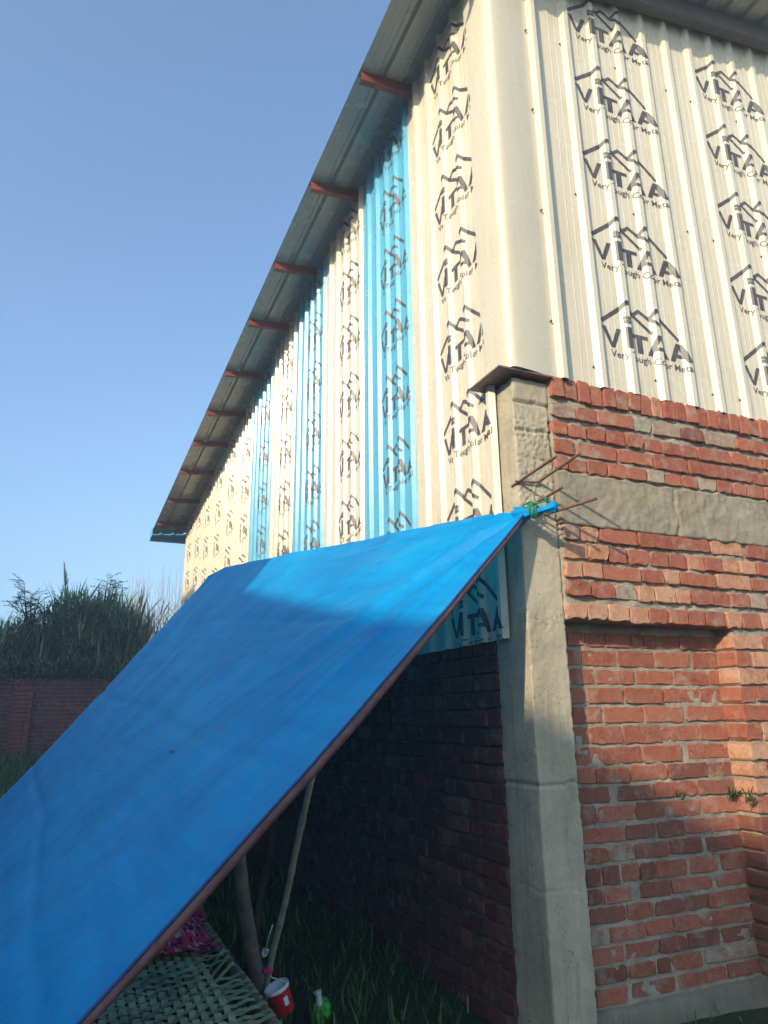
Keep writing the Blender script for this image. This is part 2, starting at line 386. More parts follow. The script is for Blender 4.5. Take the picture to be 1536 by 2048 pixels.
# printed logo, drawn flat: u to the right, v up (metres, for pitch 0.218)
def stroke(a, b, w, ang=None):
    a = Vector(a); b = Vector(b); d = (b-a).normalized(); n = Vector((-d.y, d.x))*w/2
    return [a+n, a-n, b-n, b+n]
LOGO = []
def pl_stroke(pts, w):
    for a, b in zip(pts, pts[1:]): LOGO.append([tuple(q) for q in stroke(a, b, w)])
    for q in pts[1:-1]: LOGO.append([(q[0]+w/2*math.cos(t*math.pi/3), q[1]+w/2*math.sin(t*math.pi/3)) for t in range(6)])
pl_stroke([(-0.002, 0.014), (0.197, 0.158), (0.262, 0.098)], 0.025)
pl_stroke([(0.262, 0.100), (0.312, 0.136), (0.385, 0.098), (0.446, 0.156), (0.632, 0.004)], 0.023)
pl_stroke([(0.385, 0.098), (0.476, 0.048)], 0.022)
pl_stroke([(0.262, 0.096), (0.402, 0.004)], 0.022)
for a, b in ((0.158, 0.184), (0.188, 0.214)):
    for c, d in ((0.018, 0.039), (0.043, 0.064)): LOGO.append([(a, c), (b, c), (b, d), (a, d)])
LOGO += [[(-0.004, -0.016), (0.026, -0.016), (0.076, -0.140), (0.052, -0.140)], [(0.052, -0.140), (0.080, -0.140), (0.138, -0.016), (0.104, -0.016)],
         [(0.164, -0.004), (0.211, -0.004), (0.211, -0.136), (0.164, -0.136)],
         [(0.238, -0.022), (0.362, -0.022), (0.362, -0.046), (0.238, -0.046)], [(0.272, -0.046), (0.315, -0.046), (0.315, -0.140), (0.272, -0.140)],
         [(0.346, -0.140), (0.382, -0.140), (0.462, -0.010), (0.428, -0.010)], [(0.432, -0.010), (0.470, -0.010), (0.530, -0.140), (0.488, -0.140)], [(0.40, -0.088), (0.482, -0.088), (0.492, -0.110), (0.386, -0.110)],
         [(0.542, -0.140), (0.580, -0.140), (0.640, -0.018), (0.600, -0.018)], [(0.604, -0.018), (0.644, -0.018), (0.712, -0.140), (0.668, -0.140)], [(0.588, -0.088), (0.668, -0.088), (0.680, -0.112), (0.576, -0.112)]]
def text_tris(body, u0, u1, v0, capH):
    cu = bpy.data.curves.new('t', 'FONT'); cu.body = body; cu.size = 1.0; cu.resolution_u = 2; cu.offset = 0.012
    ob = bpy.data.objects.new('t', cu); COL.objects.link(ob); bpy.context.view_layer.update()
    dg = bpy.context.evaluated_depsgraph_get(); me = ob.evaluated_get(dg).to_mesh(); me.calc_loop_triangles()
    xs = [v.co.x for v in me.vertices]; a, b = min(xs), max(xs); ys = max(v.co.y for v in me.vertices)
    tris = [[((me.vertices[i].co.x-a)/(b-a)*(u1-u0)+u0, me.vertices[i].co.y/ys*capH+v0) for i in t.vertices] for t in me.loop_triangles]
    bpy.data.objects.remove(ob); bpy.data.curves.remove(cu)
    return tris
TAGLINE = text_tris('Very Tough Color Metal', 0.045, 0.712, -0.198, 0.042)
def clip(poly, u, keep_right):
    out = []
    for i in range(len(poly)):
        a = poly[i]; b = poly[(i+1) % len(poly)]
        ia = (a[0] >= u) == keep_right; ib = (b[0] >= u) == keep_right
        if ia: out.append(a)
        if ia != ib:
            t = (u-a[0])/(b[0]-a[0]); out.append((u, a[1]+t*(b[1]-a[1])))
    return out
def make_sheet(parent, wall, o0, p, n, z0, z1, seed, mat, logo_k, logo_z, vscale, first=None):
    """wall 'R': outside faces -y, u runs to +x from o0; wall 'L': outside faces -x, u runs to -y from o0"""
    def P(u, h, z):
        h = h + wob(u, z, seed)
        return (o0+u, -0.016-h, z) if wall == 'R' else (-0.014-h, o0-u, z)
    pts = profile_pts(p, n)
    if first is not None: pts = [(first, 0)] + pts[1:]
    nzg = max(2, int((z1(0)-z0)/0.22)); v = []; f = []
    for i, (u, h) in enumerate(pts):
        for k in range(nzg+1):
            top = z1(u); z = z0 + (top-z0)*k/nzg
            v.append(P(u, h, z))
    for i in range(len(pts)-1):
        for k in range(nzg):
            a = i*(nzg+1)+k; b = (i+1)*(nzg+1)+k
            f.append((a, b, b+1, a+1) if wall == 'R' else (a, b, b+1, a+1))
    sh = link('wall_sheet', mesh('wall_sheet', v, f), mat, parent)
    # prints
    br = dev_breaks(p, n); s = p/0.218; u0 = br[11*logo_k][0]; pcs = {}
    total = br[-1][0]
    def form(d):
        for (d0, a, h0), (d1, b, h1) in zip(br, br[1:]):
            if d <= d1+1e-9: 
                t = (d-d0)/(d1-d0); return a+(b-a)*t, h0+(h1-h0)*t
        return br[-1][1], 0
    slope_n = []
    polys = []
    su = s*1.0
    dev = br[11][0]; su = dev/0.2482
    for poly in LOGO + TAGLINE:
        q = [(u0+a*su, b) for a, b in poly]
        for (d0, a, h0), (d1, b, h1) in zip(br, br[1:]):
            if max(x for x, _ in q) <= d0 or min(x for x, _ in q) >= d1: continue
            c = clip(clip(q, d0, True), d1, False)
            if len(c) >= 3: polys.append((c, a, h0, b, h1, d0, d1))
    for zc in logo_z:
        m = MB()
        for c, a, h0, b, h1, d0, d1 in polys:
            L = math.hypot(b-a, h1-h0); nu, nh = -(h1-h0)/L, (b-a)/L; e = 0.0016
            i0 = len(m.v); ok = True
            for d, vv in c:
                t = (d-d0)/(d1-d0); u = a+(b-a)*t; h = h0+(h1-h0)*t; z = zc+vv*vscale
                if z > z1(u)-0.01 or z < z0+0.002: ok = False
                m.v.append(P(u+nu*e, h+nh*e, z))
            if ok: m.f.append(tuple(range(i0, i0+len(c))))
            else: del m.v[i0:]
        if len(m.f) > 0.55*len(polys): m.build('printed_logo', M_PRINT, sh)
    # screw heads
    m = MB()
    z = z0+0.12
    while z < z1(0)-0.1:
        for k in range(0, n, 2):
            u = k*p+0.575*p; a = Vector(P(u, 0, z+0.01*nz(u, z, seed, 5)))
            if first is not None and u < first: continue
            nn = Vector((0, -1, 0)) if wall == 'R' else Vector((-1, 0, 0))
            m.tube([a-nn*0.002, a+nn*0.006], 0.0065, 6)
        z += 1.12
    so = m.build('screw_heads', M_SCREW, sh); so['kind'] = 'stuff'
    return sh

# front (right-hand) wall sheets
zt = lambda o0: (lambda u: zroof(o0+u, 0)-0.004)
logo_zR = [6.22-0.562*0-0.562*k for k in range(5)]
logo_zR = [5.70-0.566*k for k in range(5)]
s1 = make_sheet(shed, 'R', 0.400, 0.218, 5, 3.020, zt(0.400), 1, M_CREAM, 1, logo_zR, 1.0, first=-0.075)
tag(s1, 'cream steel wall sheet next to the corner flashing')
make_sheet(shed, 'R', 1.492, 0.218, 5, 3.018, zt(1.492), 2, M_CREAM, 1, [5.66-0.563*k for k in range(5)]+[], 1.0)
make_sheet(shed, 'R', 2.584, 0.218, 5, 3.019, zt(2.584), 3, M_CREAM, 1, [5.68-0.563*k for k in range(5)], 1.0)
# side (left-hand) wall sheets, corner to far end
BY = [0.13, 1.07, 1.94, 2.87, 3.83, 4.77, 5.74, 6.67, 7.60, 8.53, 9.46, 10.38, 11.30]
BLUE_I = (1, 3, 5)
LZ = [5.06, 5.13, 4.98, 5.02, 4.64, 4.92, 4.79, 4.57, 4.45, 4.62, 4.30, 4.40]
LABS = ['first cream sheet beside the corner flashing', 'wide bright blue sheet, first blue one from the corner', 'cream sheet between the first and second blue sheets', 'blue sheet, second blue one from the corner', 'cream sheet between the second and third blue sheets', 'blue sheet, third and farthest blue one from the corner']
for i in range(12):
    a, b = BY[i], BY[i+1]; p = (b-a)/5
    zz = [LZ[i]+0.525*k for k in (2, 1)] + [LZ[i]-0.525*k for k in range(7)]
    # pane centre of the print sits 0.04 above v = 0
    sh = make_sheet(shed, 'L', b, p, 5, 1.690, (lambda bb: (lambda u: zroof(0, bb-u)-0.004))(b), 10+i, M_BLUE if i in BLUE_I else M_CREAM, 2, [q-0.04 for q in zz], 0.94)
    if i < len(LABS): tag(sh, LABS[i])

# corner flashing
def flashing():
    pts = [(-0.012, 0.192), (-0.040, 0.190), (-0.045, 0.10), (-0.046, 0.02)]
    for k in range(7):
        t = k/6*math.pi/2; pts.append((-0.046+0.045*(1-math.cos(t)), -0.02-0.045*math.sin(t)))
    for k in range(1, 9):
        x = 0.0+0.262*k/8; pts.append((x, -0.065+0.038*(k/8)**1.6))
    pts += [(0.272, -0.027), (0.290, -0.058), (0.318, -0.058), (0.336, -0.024)]
    m = MB(); n = 14
    for i, (x, y) in enumerate(pts):
        for k in range(n+1):
            z0 = 3.018 - 0.0*x; top = zroof(max(x, 0), max(y, 0))-0.01
            z = z0+(top-z0)*k/n
            w = 0.004*nz(x*3, y*3, z*0.8)
            m.v.append((x-w, y-w, z))
    for i in range(len(pts)-1):
        for k in range(n):
            a = i*(n+1)+k; b = a+n+1; m.f.append((a, b, b+1, a+1))
    o = m.build('corner_flashing', M_FLASH, shed, False)
    for p in o.data.polygons: p.use_smooth = True
    md = o.modifiers.new('es', 'EDGE_SPLIT'); md.split_angle = math.radians(28)
    tag(o, 'plain cream folded corner flashing between the two clad walls')
    s = MB()
    for z in (3.35, 4.05, 4.75, 5.35):
        s.tube([(0.255, -0.030, z), (0.255, -0.040, z)], 0.0065, 6)
    so = s.build('screw_heads', M_SCREW, o); so['kind'] = 'stuff'
flashing()

# --- roof --------------------------------------------------------------------
def xedge(y): return -0.425-0.017*max(y, 0)
def roof_sheet(x0, x1, y0, y1, left):
    pts = profile_pts((x1-x0)/5, 5); m = MB(); n = 24
    for u, h in pts:
        for k in range(n+1):
            y = y0+(y1-y0)*k/n; e = (xedge(y)+0.425) if left else 0.0
            x = x0+u+e*(1-u/(x1-x0))
            m.v.append((x, y, zroof(x, y)+0.012+h*0.9+0.003*nz(x, y*0.6, 2)))
    for i in range(len(pts)-1):
        for k in range(n):
            a = i*(n+1)+k; b = a+n+1; m.f.append((a, b, b+1, a+1))
    return m.build('roof_sheet', M_ROOF, shed)
for i in range(5): roof_sheet(-0.425+1.0*i, 0.575+1.0*i, -0.335, 11.95, i == 0)
def purlin(y, drop=0.0, hgt=0.064, wid=0.05, mat=M_OXIDE, xs=0.012):
    m = MB(); t = 0.004
    xa = xedge(y)+xs; xb = 4.4
    def seg(ya, yb, za, zb):
        n0 = len(m.v)
        for x in (xa, 0.0, xb):
            zr = zroof(x, y)-drop
            m.v += [(x, ya, zr+za), (x, yb, zr+za), (x, yb, zr+zb), (x, ya, zr+zb)]
        for s in range(2):
            a = n0+4*s
            for q in range(4): m.f.append((a+q, a+(q+1) % 4, a+4+(q+1) % 4, a+4+q))
        m.f.append((n0+3, n0+2, n0+1, n0)); m.f.append((n0+8, n0+9, n0+10, n0+11))
    seg(y-wid/2, y-wid/2+t, -hgt, 0.008); seg(y-wid/2+t, y+wid/2, -hgt, -hgt+t); seg(y-wid/2+t, y+wid/2, 0.002, 0.008)
    return m.build('roof_purlin', mat, shed)
for y in (0.97, 2.05, 3.13, 4.12, 5.24, 6.32, 7.34, 8.47, 9.85, 11.15): purlin(y)
tag(purlin(-0.09, 0, 0.13, 0.07, M_SHADESTEEL), 'steel beam under the front roof overhang, its shade put into the dark colour')
m = MB(); xa = xedge(12)-0.015
m.box(xa, 4.4, 11.965, 11.975, 4.825, 5.03); m.box(xa, 4.4, 11.86, 11.965, 4.815, 4.828); m.box(xa-0.002, xa+0.012, 11.52, 11.964, 4.83, 4.985)
tag(m.build('eave_trim', M_BLUE, shed), 'light blue steel trim at the far end of the roof')

# ------------------------------------------------------------------ bricks
BSIZE = (0.055, 0.08, 0.108, 0.15, 0.19, 0.225)
def brick_mesh(L, hgt, seed):
    """irregular rounded brick, unit depth along y (front at -0.5), true shape in x and z"""
    rnd = random.Random(seed); pts = []; nx = max(2, round(L/0.04)); ax, az = L/2, hgt/2; c = 0.010
    def j(a): return rnd.uniform(-a, a)
    chips = [rnd.random() < 0.22 for _ in range(4)]
    def corner(sx, sz, q):
        k = c*(rnd.uniform(1.4, 2.4) if chips[q] else rnd.uniform(0.5, 1.1))
        P = [(sx*(ax-k), sz*az), (sx*(ax-0.3*k), sz*(az-0.3*k)), (sx*ax, sz*(az-k))]
        return P if sx*sz > 0 else P[::-1]
    ring = corner(1, 1, 0) + [(ax, 0)] + corner(1, -1, 1)
    ring += [(ax-L*(i+1)/(nx+1), -az) for i in range(nx)] + corner(-1, -1, 2) + [(-ax, 0)] + corner(-1, 1, 3)
    ring += [(-ax+L*(i+1)/(nx+1), az) for i in range(nx)]
    ring = [(x+j(0.0034), z+j(0.0036)) for x, z in ring]
    n = len(ring); v = []
    for x, z in ring:
        s_ = 1-0.0045/max(0.01, math.hypot(x, z)); v.append((x*(1-0.0022/ax), -0.5+j(0.012), z*(1-0.0026/az)))
    v += [(x, -0.5+0.026+j(0.014), z) for x, z in ring] + [(x, 0.5, z) for x, z in ring]
    f = [tuple(range(n))]
    for r in range(2):
        for k in range(n): f.append((r*n+k, (r+1)*n+k, (r+1)*n+(k+1) % n, r*n+(k+1) % n))
    return mesh('brick', v, f)
BM_MAT = {}
def brick_me(L, hgt, i, mat):
    si = min(range(len(BSIZE)), key=lambda q: abs(BSIZE[q]-L)); hi = 0 if hgt < 0.1 else 1
    k = (si, hi, i, mat.name)
    if k not in BM_MAT:
        me = brick_mesh(BSIZE[si], (0.072, 0.112)[hi], 100*si+10*i+hi+7); me.materials.append(mat); BM_MAT[k] = me
    return BM_MAT[k], BSIZE[si], (0.072, 0.112)[hi]
rb = random.Random(5)
def brick(parent, x0, x1, y0, y1, z0, z1, mat, tilt=0.012, side=False):
    L = (y1-y0) if side else (x1-x0)
    me, bl, bh = brick_me(L, z1-z0, rb.randrange(6), mat)
    o = bpy.data.objects.new('brick', me); COL.objects.link(o); o.parent = parent
    o.location = ((x0+x1)/2, (y0+y1)/2, (z0+z1)/2)
    o.scale = (L/bl, (x1-x0) if side else (y1-y0), (z1-z0)/bh)
    o.rotation_euler = (rb.uniform(-tilt, tilt), rb.uniform(-tilt, tilt), rb.uniform(-tilt, tilt)*1.5 + (-math.pi/2 if side else 0))
    return o
# ---- front wall
YF = -0.030     # face of the upper wall, lintel and pier
YR = 0.098      # face of the recessed panel
fw = empty('brick_wall', (0.2, 0, 0), 'red brick wall below the front sheets, with a concrete band and a recessed panel', 'brick wall')
fw.location = (0, 0, 0)
def mortar_disp(amp):
    def d(p, n):
        if n.y > -0.3 and n.x > -0.3: return 0.0
        return amp*(0.6*nz(p.x, p.y, p.z, 11) + 0.55*nz(p.x, p.y, p.z, 31)) 
    return d
def mortar(name, x0, x1, y0, y1, z0, z1, amp, step=0.014):
    vs, fs = grid_box(x0, x1, y0, y1, z0, z1, step, mortar_disp(amp), ('+y', '+x'))
    return link(name, mesh(name, vs, fs, True), M_MORTAR, fw)
mortar('mortar_bed', 0.214, 2.6, YF+0.017, 0.20, 2.500, 3.026, 0.017)
m = MB(); m.box(0.214, 4.2, 0.012, 0.2, 3.03, 3.20); m.build('mortar_bed', M_MORTAR, fw)
mortar('mortar_bed', 0.214, 2.6, YF+0.017, 0.20, 1.772, 2.245, 0.017)
mortar('mortar_bed', 0.205, 1.42, YR+0.006, 0.25, -0.05, 1.80, 0.0115)
mortar('mortar_bed', 1.276, 2.6, YF+0.016, 0.20, -0.05, 1.772, 0.009)

Z5 = lambda px: 920+px/2.4935
# rows of the upper wall: bottom z, top z, brick edges as columns of the photograph
rows_u = [
 (2.705, 2.775, [(447,540),(546,634),(640,727),(735,825),(831,915),(921,1010),(1016,1104),(1107,1180),(1186,1350),(1355,1430),(1436,1510),(1516,1600),(1606,1690),(1696,1780)]),
 (2.610, 2.682, [(447,575),(595,785),(795,965),(968,1135),(1141,1315),(1320,1462),(1468,1600),(1606,1780)]),
 (2.520, 2.590, [(450,540),(546,638),(642,735),(741,830),(836,930),(936,1018),(1022,1105),(1111,1190),(1196,1280),(1286,1360),(1366,1430),(1436,1516),(1522,1600),(1606,1690),(1696,1780)]),
 (2.160, 2.232, [(515,595),(605,695),(701,885),(889,1080),(1085,1250),(1255,1410),(1430,1560),(1566,1700),(1706,1840)]),
 (2.066, 2.140, [(515,638),(643,740),(746,835),(845,945),(951,1043),(1047,1135),(1140,1220),(1223,1308),(1312,1395),(1401,1475),(1481,1560),(1566,1650),(1656,1740),(1746,1830)]),
 (1.976, 2.046, [(515,609),(613,710),(716,905),(912,1023),(1027,1095),(1101,1279),(1283,1450),(1456,1610),(1616,1780)]),
 (1.880, 1.955, [(520,650),(660,775),(781,885),(890,970),(976,1075),(1080,1155),(1161,1265),(1270,1345),(1351,1440),(1450,1530),(1536,1620),(1626,1710),(1716,1800)]),
 (1.772, 1.848, [(530,635),(640,739),(742,845),(850,945),(951,1040),(1046,1135),(1141,1225),(1230,1330),(1335,1405),(1409,1500),(1506,1590),(1596,1680),(1686,1770)]),
]
for zi, (z0, z1, cols) in enumerate(rows_u):
    for a, b in cols:
        zm = (z0+z1)/2; xa = xat(Z5(a), YF, zm)+0.001; xb = xat(Z5(b), YF, zm)-0.001
        if xa < 0.217: xa = 0.217
        if xa > 2.5: continue
        dz = 0.006*nz(xa, zi*3.1, 0, 1.5); jy = rb.uniform(-0.007, 0.006)
        r = rb.random(); lower = zi >= 3
        mat = M_BRICK
        if lower and r < (0.50 if xb-xa < 0.17 else 0.12): mat = M_BRICKP
        elif r > 0.95: mat = M_BRICKS
        brick(fw, xa, xb, YF+jy, YF+0.10, z0+dz+rb.uniform(-.003, .003), z1+dz+rb.uniform(-.004, .004), mat)
# second row under the rowlock, heavily smeared with mortar
z0, z1 = 2.806, 2.880
for q, (a, b, mm) in enumerate([(445,575,M_BRICKS),(581,680,M_BRICK),(685,863,M_BRICK),(868,955,M_MORTAR),(962,1100,M_BRICKS),(1103,1215,M_BRICKD),(1221,1370,M_BRICKS),(1375,1455,M_BRICK),(1460,1600,M_BRICK),(1606,1760,M_BRICK)]):
    brick(fw, max(0.217, xat(Z5(a), YF, 2.845)), xat(Z5(b), YF, 2.845), YF+rb.uniform(-.006, .006), YF+0.1, z0, z1, mm)
# rowlock course on top
xx = 0.219
while xx < 2.4:
    w = rb.uniform(0.070, 0.080)
    brick(fw, xx, xx+w, YF+rb.uniform(-.009, .004), YF+0.1, 2.915+rb.uniform(-.006, .006), 3.028+rb.uniform(-.004, .004), M_BRICKP if rb.random() < 0.14 else M_BRICK, 0.02)
    xx += w+rb.uniform(0.006, 0.012)
# recessed panel
Z6 = lambda px: 960+px/2.535
zb = [1.660, 1.567, 1.481, 1.391, 1.299, 1.206, 1.114, 1.030, 0.948, 0.859, 0.775, 0.693, 0.604, 0.529, 0.450, 0.371, 0.294, 0.219, 0.142]
rec = [
 [(445,530),(536,640),(646,780),(786,845),(850,1030),(1036,1200)],
 [(440,515),(522,705),(715,900),(906,1090),(1105,1190)],
 [(455,583),(600,795),(806,998),(1003,1183),(1189,1222)],
 [(460,530),(545,730),(746,940),(946,1130),(1136,1225)],
 [(470,620),(636,838),(846,1040),(1058,1230)],
 [(475,560),(566,730),(736,930),(938,1120),(1128,1225)],
 [(485,620),(626,825),(832,1030),(1065,1240)],
 [(490,585),(592,760),(771,955),(962,1160),(1168,1262)],
 [(500,660),(700,885),(891,1100),(1109,1258)],
 [(512,590),(600,790),(797,940),(946,1120),(1128,1280)],
 [(525,725),(741,890),(902,1035),(1045,1280)],
 [(530,650),(656,780),(786,955),(961,1120),(1145,1300)],
 [(540,610),(621,705),(721,805),(811,885),(891,1040),(1061,1195),(1214,1305)],
 [(548,620),(626,760),(811,960),(966,1165),(1190,1310)],
 [(555,735),(741,870),(881,1020),(1026,1140),(1146,1310)],
 [(560,635),(655,830),(838,960),(966,1100),(1106,1325)],
 [(570,725),(735,895),(901,1030),(1041,1195),(1210,1335)],
 [(580,740),(751,880),(892,952),(962,1110),(1121,1340)],
 [(586,740),(770,975),(990,1225),(1231,1345)]]
XJ = 1.248
for i, (z0, cols) in enumerate(zip(zb, rec)):
    z1 = (zb[i-1] if i else 1.745) - 0.017
    for q_, (a, b) in enumerate(cols):
        zm = (z0+z1)/2; k = 0.06*(0.9-zm)        # the panel's right edge leans a little
        xa = max(0.210, xat(Z6(a), YR, zm)); xb = xat(Z6(b), YR, zm)
        g = (xa-0.21)/1.04; xa += k*g; g = (xb-0.21)/1.04; xb += k*g
        xb = min(xb, XJ+0.02)
        if q_ == len(cols)-1: xb = XJ+0.018
        if xb-xa < 0.02: continue
        r = rb.random(); mat = M_BRICKD if (i > 6 and r < 0.35) else (M_BRICKS if r > 0.94 else M_BRICK)
        brick(fw, xa, xb, YR+rb.uniform(-.005, .003), YR+0.09, z0+rb.uniform(-.004, .003), z1+rb.uniform(-.004, .003), mat, 0.014)
# pier right of the recess: reveal headers and face bricks
for i, z0 in enumerate(zb):
    z1 = (zb[i-1] if i else 1.745) - 0.016
    xl = 1.262+rb.uniform(-.006, .004)
    if i % 2 == 0:
        w0 = 0.215+rb.uniform(-.006, .006); cells = [(xl, xl+w0)]; xx = xl+w0+0.013
    else:
        w0 = 0.105+rb.uniform(-.005, .005); cells = [(xl, xl+w0)]; xx = xl+w0+0.013
    while xx < 1.86:
        w = rb.choice((0.105, 0.218)); cells.append((xx, xx+w)); xx += w+rb.uniform(0.010, 0.016)
    for q, (a, b) in enumerate(cells):
        mat = M_BRICKP if rb.random() < (0.5 if i < 9 else 0.1) else (M_BRICKD if i > 9 else M_BRICK)
        brick(fw, a, b, YF+rb.uniform(-.004, .006), YR+0.05, z0+rb.uniform(-.004, .003), z1+rb.uniform(-.003, .004), mat, 0.014)
# bricks of the same wall beyond the picture's right edge
m = MB()
for (z0, z1) in [(a, b) for a, b, _ in rows_u] + [(2.806, 2.88)] + [(z, (zb[i-1] if i else 1.745)-.016) for i, z in enumerate(zb)]:
    xx = 1.99 if z0 < 1.75 else 2.62
    while xx < 3.1:
        m.box(xx, xx+0.21, YF, YF+0.1, z0, z1); xx += 0.224
o = m.build('far_bricks', M_BRICK, fw); o['kind'] = 'stuff'
m2 = MB(); m2.box(2.6, 3.2, YF+0.02, 0.2, -0.05, 3.03); m2.build('mortar_bed', M_MORTAR, fw)
# rounded cement plinth
def plinth():
    m = MB(); n = 60; sec = [(YR+0.01, 0.126), (YR-0.012, 0.122), (YR-0.026, 0.108), (YR-0.034, 0.08), (YR-0.046, 0.02), (YR-0.046, -0.06)]
    for i in range(n+1):
        x = 0.205+1.06*i/n
        for y, z in sec:
            d = 0.010*nz(x, y, z, 12)+0.004*nz(x, y, z, 40); m.v.append((x, y-d, z+d*0.7))
    k = len(sec)
    for i in range(n):
        for j in range(k-1):
            a = i*k+j; m.f.append((a, a+1, a+k+1, a+k))
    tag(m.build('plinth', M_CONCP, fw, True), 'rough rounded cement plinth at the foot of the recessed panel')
plinth()

# ---- side wall under the sheets
sw = empty('brick_wall', (0, 0, 0), 'dark brick side wall in the shade under the blue tarpaulin', 'brick wall')
vs, fs = grid_box(0.010, 0.2, 0.272, 4.2, -0.1, 1.712, 0.035, lambda p, n: (0.008*nz(p.x, p.y, p.z, 9)) if n.x < -0.3 else 0, ('+x', '+y', '-y'))
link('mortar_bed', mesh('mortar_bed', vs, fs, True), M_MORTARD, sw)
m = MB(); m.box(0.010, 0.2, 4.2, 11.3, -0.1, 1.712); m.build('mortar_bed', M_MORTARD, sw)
bulk = MB(); cnt = 0
for r in range(20):
    z0 = 0.005+r*0.0855; y = 0.276; st = (0.218 if r % 2 == 0 else 0.105)
    while y < 11.2:
        w = st if rb.random() < 0.85 else (0.105 if st > 0.2 else 0.218)
        near = y < (3.3 if st > 0.2 else 2.6)
        if near:
            q = rb.random()
            brick(sw, -0.004+rb.uniform(-.004, .004), 0.10, y, y+w, z0+rb.uniform(-.003, .003), z0+0.072+rb.uniform(-.003, .003), M_BRICKSHADE if q < 0.93 else M_BRICKD, 0.01, True)
        else: bulk.box(-0.003+rb.uniform(-.003, .003), 0.1, y, y+w, z0, z0+0.072)
        y += w+rb.uniform(0.010, 0.015)
o = bulk.build('far_bricks', M_BRICKSHADE, sw); o['kind'] = 'stuff'

# ------------------------------------------------------------------ tarpaulin
TA, TB, TD, TE = Vector((-0.004, -0.062, 2.262)), Vector((-0.363, 6.0, 3.108)), Vector((-2.60, -1.09, 0.06)), Vector((-2.807, 6.0, 0.08))
tarp = empty('tarpaulin', (-1.4, 1.0, 0), 'large sloping blue tarpaulin tied by one corner to the concrete column', 'tarpaulin')
def tarp_pt(u, v):
    n = TA.lerp(TD, v); n.z -= 0.045*4*v*(1-v); n.y += 0.0
    f = TB.lerp(TE, v); f.z -= 0.01*4*v*(1-v)
    p = n.lerp(f, u)
    top = TA.lerp(TB, u)
    p.z += 0.02*math.sin(math.pi*u)*(1-v)**2
    p.z -= 0.05*math.sin(math.pi*u)*math.sin(math.pi*v)
    c = max(0.0, (u-0.90)/0.10)*max(0.0, 1-v/0.10)
    p += Vector((-0.10, -0.10, -0.10))*(c*c)
    nn = Vector((-0.62, 0.0, 0.78))
    ru = u*6.3; rv = v*3.6; r = math.hypot(ru, rv); ph = math.atan2(rv, ru+1e-6)
    fold = 0.034*min(1, r/0.25)*math.exp(-r/1.0)*(math.sin(ph*11+0.6)+0.6*math.sin(ph*23+1.7+r))
    fold += 0.016*math.exp(-r/2.2)*min(1, r/0.4)*math.sin(ph*17+2*r)
    cr = abs(u-0.86-0.02*math.sin(v*5)); crease = -0.020*math.exp(-(cr/0.035)**2)*smooth(0.02, 0.2, v)
    wv = 0.013*nz(p.x*0.9, p.y*2.0, 1.0, 1.0) + 0.006*nz(p.x*2.4, p.y*3.2, 4.0, 1.0) + 0.004*math.sin(v*26+3*nz(u*3, v*2, 0))*smooth(0.1, 0.5, v)
    wv += 0.0035*nz(p.x, p.y, p.z, 9) + 0.006*abs(nz(p.x*3.1+2, p.y*1.3, p.z*3.1, 1.0))
    for vc in (0.22, 0.47, 0.72): wv -= 0.009*math.exp(-((v-vc-0.01*math.sin(9*u))/0.010)**2)
    taut = 0.12+0.88*smooth(0.0, 0.10, u)
    sh_ = 0.0
    for q_, (fr, ph0) in enumerate(((7.3, 0.4), (13.7, 1.9), (22.1, 0.9), (35.0, 0.2))):
        sh_ += (0.026, 0.018, 0.012, 0.007)[q_]*(1-abs(math.sin(ph*fr+ph0+0.25*nz(r, q_, 0))))**5*math.exp(-r/(2.2, 1.7, 1.2, 0.9)[q_])*min(1, r/0.3)
    p += nn*((fold*0.55+sh_)*(0.3+0.7*smooth(0.0, 0.03, u))+crease+wv*min(1, 0.25+r)*taut)
    return p
NU, NV = 230, 200
me = mesh('cloth', [tarp_pt((i/NU)**1.4, (j/NV)**1.2) for j in range(NV+1) for i in range(NU+1)], [(j*(NU+1)+i, j*(NU+1)+i+1, (j+1)*(NU+1)+i+1, (j+1)*(NU+1)+i) for j in range(NV) for i in range(NU)], True)
uvl = me.uv_layers.new(name='UVMap')
for lp in me.loops:
    q = lp.vertex_index; uvl.data[lp.index].uv = (((q % (NU+1))/NU)**1.4, ((q//(NU+1))/NV)**1.2)
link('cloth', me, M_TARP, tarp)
# brown folded hem hanging along the near edge
m = MB(); n = 120
for i in range(n+1):
    v = 0.02+0.98*i/n; p = tarp_pt(0.0, v); w = 0.010+0.022*math.sin(math.pi*min(1, v*1.15))**1.2+0.005*nz(v*9, 0, 0)
    m.v += [tuple(p+Vector((-0.002, -0.003, -0.003))), tuple(p+Vector((0.004, -0.006, -w*0.55))), tuple(p+Vector((0.010, 0.004, -w))), tuple(p+Vector((0.006, 0.022, -w*0.8)))]
for i in range(n):
    for k in range(3): m.f.append((4*i+k, 4*i+k+1, 4*i+5+k, 4*i+4+k))
tag(m.build('hem', M_HEM, tarp, True), 'brownish folded hem along the near edge of the tarpaulin')
# dark stitched cord on the edge
m = MB(); m.tube([tarp_pt(0.0, i/80)+Vector((-0.004, -0.004, 0.003)) for i in range(1, 81)], 0.0045, 6); m.build('edge_cord', m_plain('dark_blue_cord', (0.01, 0.05, 0.18), 0.6, 0.3, 40, 0.2), tarp, True)
